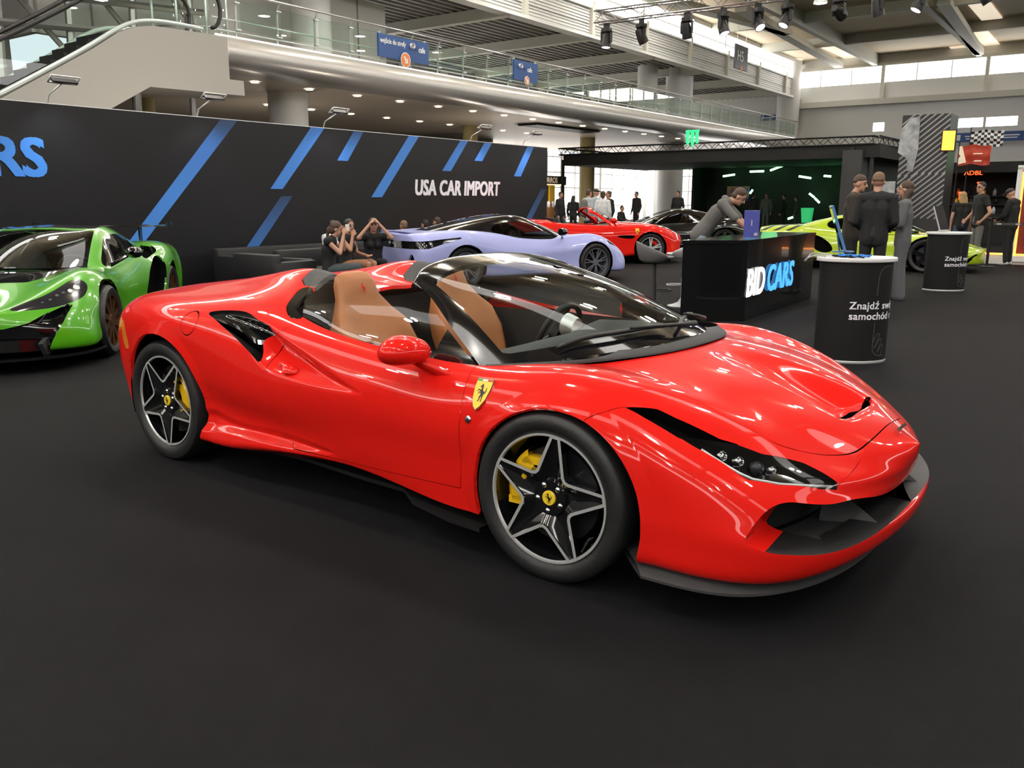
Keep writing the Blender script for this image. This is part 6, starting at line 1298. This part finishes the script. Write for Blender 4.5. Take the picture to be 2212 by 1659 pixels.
# seated group by the black wall
person(-7.10, 5.20, 42, 1.62, 'person in black sleeveless top and grey jeans, seated and raising a cup', 'wool_black', 'denim_grey', 'hair_brown', sit(head=(.085, 0, .635), neck=(.05, 0, .56), lw=(.14, .03, .60), le=(.13, .10, .44), rw=(.15, -.03, .59), re=(.12, -.11, .42)), sleeve=0, style='pony', female=True, vx=.011, look=(0, 14),
    extra=lambda e, P, hp, h, Rm: MB().lathe([(0, 0), (.028, 0), (.034, .1), (0, .1)], 14, Matrix.Translation(P['lw']+Vector((.07, -.03, .03)))).build('cup', 'white', e, True, ang=40))
person(-8.78, 6.70, 5, 1.55, 'person with dark hair in white shirt seated behind the drinking woman', 'shirt_white', 'trouser_black', 'hair_dark', sit(), style='short', vx=.014)
person(-7.52, 5.93, 20, 1.62, 'person with long dark hair and tan skirt seated between two others, looking right', 'wool_black', 'tan_skirt', 'hair_dark', sit(lw=(.22, .02, .36), rw=(.10, -.05, .55), re=(.11, -.12, .42)), sleeve=0, leg='skirt', style='long', female=True, look=(-30, 0), skin='skin_tan', vx=.011)
person(-7.62, 6.62, -35, 1.63, 'person in black T-shirt holding both hands up to the forehead', 'wool_black', 'trouser_black', 'hair_brown', sit(lw=(.115, .045, .66), rw=(.115, -.045, .66), le=(.13, .17, .52), re=(.13, -.17, .52)), sleeve=.45, style='long', female=True, vx=.011)
person(-8.75, 8.50, 150, 1.5, 'person with short light hair and glasses seated behind the lavender car', 'wool_grey', 'trouser_black', 'hair_light', sit(), style='short', look=(25, 0), vx=.014, extra=glasses_)
person(-8.97, 9.36, 170, 1.5, 'person with dark hair seated behind the lavender car, half hidden by its window', 'trouser_black', 'trouser_black', 'hair_dark', sit(), style='short', look=(15, 0), vx=.014)
person(-9.30, 10.10, 190, 1.55, 'person with brown hair, rearmost of the three seated behind the lavender car', 'wool_black', 'trouser_black', 'hair_brown', sit(), style='short', vx=.014)
# leaning over the desk
person(-2.62, 8.75, 18, 1.84, 'person in grey hooded sweatshirt and pale jeans leaning over the black desk', 'wool_grey', 'denim_light', 'hair_brown', dict(pel=(-.03, 0, .535), chest=(.10, 0, .695), neck=(.185, 0, .785), head=(.26, 0, .815), ls=(.14, .112, .765), rs=(.14, -.112, .765), le=(.26, .14, .645), re=(.26, -.14, .645), lw=(.35, .10, .545), rw=(.36, -.10, .545), lh=(-.03, .05, .51), rh=(-.03, -.05, .51), lk=(-.03, .055, .285), rk=(-.01, -.055, .285)), style='short', look=(0, 36), vx=.012, sleeve=.9,
    extra=lambda e, P, hp, h, Rm: vox([[(P['neck']+Vector((-.05, -.05, .03)), .05), (P['neck']+Vector((-.07, 0, .04)), .055), (P['neck']+Vector((-.05, .05, .03)), .05)]], 'hood', .014, 'wool_grey', e))
# group of three in front of the lime car
CROSS = dict(le=(.02, .14, .64), re=(.02, -.14, .64), lw=(.12, -.03, .665), rw=(.12, .04, .64))
person(-.30, 9.25, 100, 1.83, 'person in black sweater with short faded hair, back turned, behind the near counter', 'wool_black', 'trouser_black', 'hair_light', dict(le=(-.02, .14, .635), re=(-.02, -.14, .635), lw=(.10, .085, .57), rw=(.10, -.085, .57)), style='fade', vx=.011)
person(-.86, 10.1, 8, 1.83, 'person in brown sweater with folded arms facing the black-sweatered one', 'wool_brown', 'trouser_black', 'hair_brown', dict(CROSS, head=(.04, 0, .925)), style='fade', vx=.012, look=(-5, 8))
person(-.15, 10.25, 190, 1.73, 'person in grey suit with wide trousers and long brown hair, arms folded', 'suit_grey', 'suit_grey', 'hair_brown', CROSS, style='side', leg='wide', female=True, coat=.09, vx=.011)
# right-hand group
person(-1.05, 19.3, 120, 1.66, 'person with blond hair in black T-shirt and blue jeans, back turned, beside the second counter', 'wool_black', 'denim_blue', 'hair_blond', dict(head=(.04, 0, .925), lw=(.02, .13, .5)), sleeve=.4, style='long', female=True, vx=.016, shoes='shoe_white')
person(-.58, 18.7, 215, 1.86, 'person in black T-shirt with glasses and grey trousers, hand on hip', 'wool_black', 'trouser_grey', 'hair_dark', dict(le=(-.03, .2, .64), lw=(.03, .13, .54), re=(.0, -.17, .63), rw=(.1, -.12, .55)), sleeve=.5, style='short', vx=.016, look=(20, 0), shoes='shoe_white', extra=glasses_)
person(.02, 19.1, 165, 1.74, 'person in black jacket and cap bending over a camera at the right edge', 'wool_black', 'trouser_black', 'hair_dark', dict(le=(.04, .15, .64), re=(.04, -.15, .64), lw=(.16, .05, .58), rw=(.16, -.05, .58), head=(.05, 0, .915)), style='cap', vx=.016, look=(0, 25), shoes='shoe_white',
    extra=lambda e, P, hp, h, Rm: MB().box(P['lw'].lerp(P['rw'], .5)+Vector((.08, 0, .02)), (.1, .13, .09)).lathe([(.035, 0), (.035, .12), (0, .12)], 12, Matrix.Translation(P['lw'].lerp(P['rw'], .5)+Vector((.1, 0, .02))) @ Matrix.Rotation(pi/2, 4, 'Y')).build('camera', 'black', e))
person(.35, 20.6, 200, 1.80, 'person in patterned dark coat behind the one with glasses', 'trim', 'trouser_black', 'hair_brown', None, style='short', vx=.02)
# visitors by the bright windows
person(-12.0, 20.1, 70, 1.80, 'person in pale jacket with grey backpack, back turned, behind the second red car', 'jacket_pale', 'trouser_black', 'hair_brown', None, style='short', vx=.018, extra=lambda e, P, hp, h, Rm: vox([[(P['chest']+Vector((-.17, 0, .06)), .12), (P['pel']+Vector((-.17, 0, .12)), .14)]], 'backpack', .02, 'wool_grey', e))
person(-12.25, 20.9, 60, 1.82, 'person in dark cap next to the backpack wearer', 'jacket_pale', 'trouser_black', 'hair_dark', None, style='cap', vx=.018)
person(-11.4, 20.0, 110, 1.74, 'person in white blouse with hair bun near the second red car', 'shirt_white', 'trouser_black', 'hair_brown', None, style='bun', female=True, vx=.018)
person(-12.1, 21.5, 250, 1.76, 'person in dark top behind the white-bloused one', 'wool_black', 'trouser_black', 'hair_brown', None, style='bun', female=True, vx=.02)
person(-17.5, 32.9, 250, 1.84, 'dark figure walking before the tall windows, left of the pale column', 'wool_black', 'trouser_black', 'hair_dark', None, style='short', vx=.022)
person(-15.0, 32.2, 270, 1.86, 'dark figure standing before the pale column by the windows', 'wool_black', 'trouser_black', 'hair_dark', None, style='short', vx=.022)
person(-16.8, 25.5, 0, 1.78, 'dark figure in coat at the churros stall', 'wool_black', 'trouser_black', 'hair_dark', None, style='short', coat=.1, vx=.022)
person(-16.5, 26.0, 100, 1.64, 'shorter dark figure beside the one at the churros stall', 'wool_black', 'trouser_black', 'hair_dark', None, style='long', vx=.022)
person(-16.0, 28.9, 0, 1.72, 'seated dark figure low in front of the windows', 'wool_black', 'trouser_black', 'hair_dark', sit(), style='short', vx=.022)
# visitors inside the black booth
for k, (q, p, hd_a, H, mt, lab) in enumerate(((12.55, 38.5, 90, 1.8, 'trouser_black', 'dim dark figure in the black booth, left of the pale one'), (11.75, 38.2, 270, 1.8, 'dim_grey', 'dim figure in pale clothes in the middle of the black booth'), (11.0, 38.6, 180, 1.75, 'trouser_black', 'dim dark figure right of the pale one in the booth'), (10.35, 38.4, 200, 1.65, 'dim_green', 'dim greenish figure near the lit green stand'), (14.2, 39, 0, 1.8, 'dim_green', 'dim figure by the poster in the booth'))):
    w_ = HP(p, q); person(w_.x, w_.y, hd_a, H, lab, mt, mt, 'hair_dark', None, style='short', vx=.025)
build_red(); build_green(); build_lavender(); build_lime(); build_second_red(); build_dark()
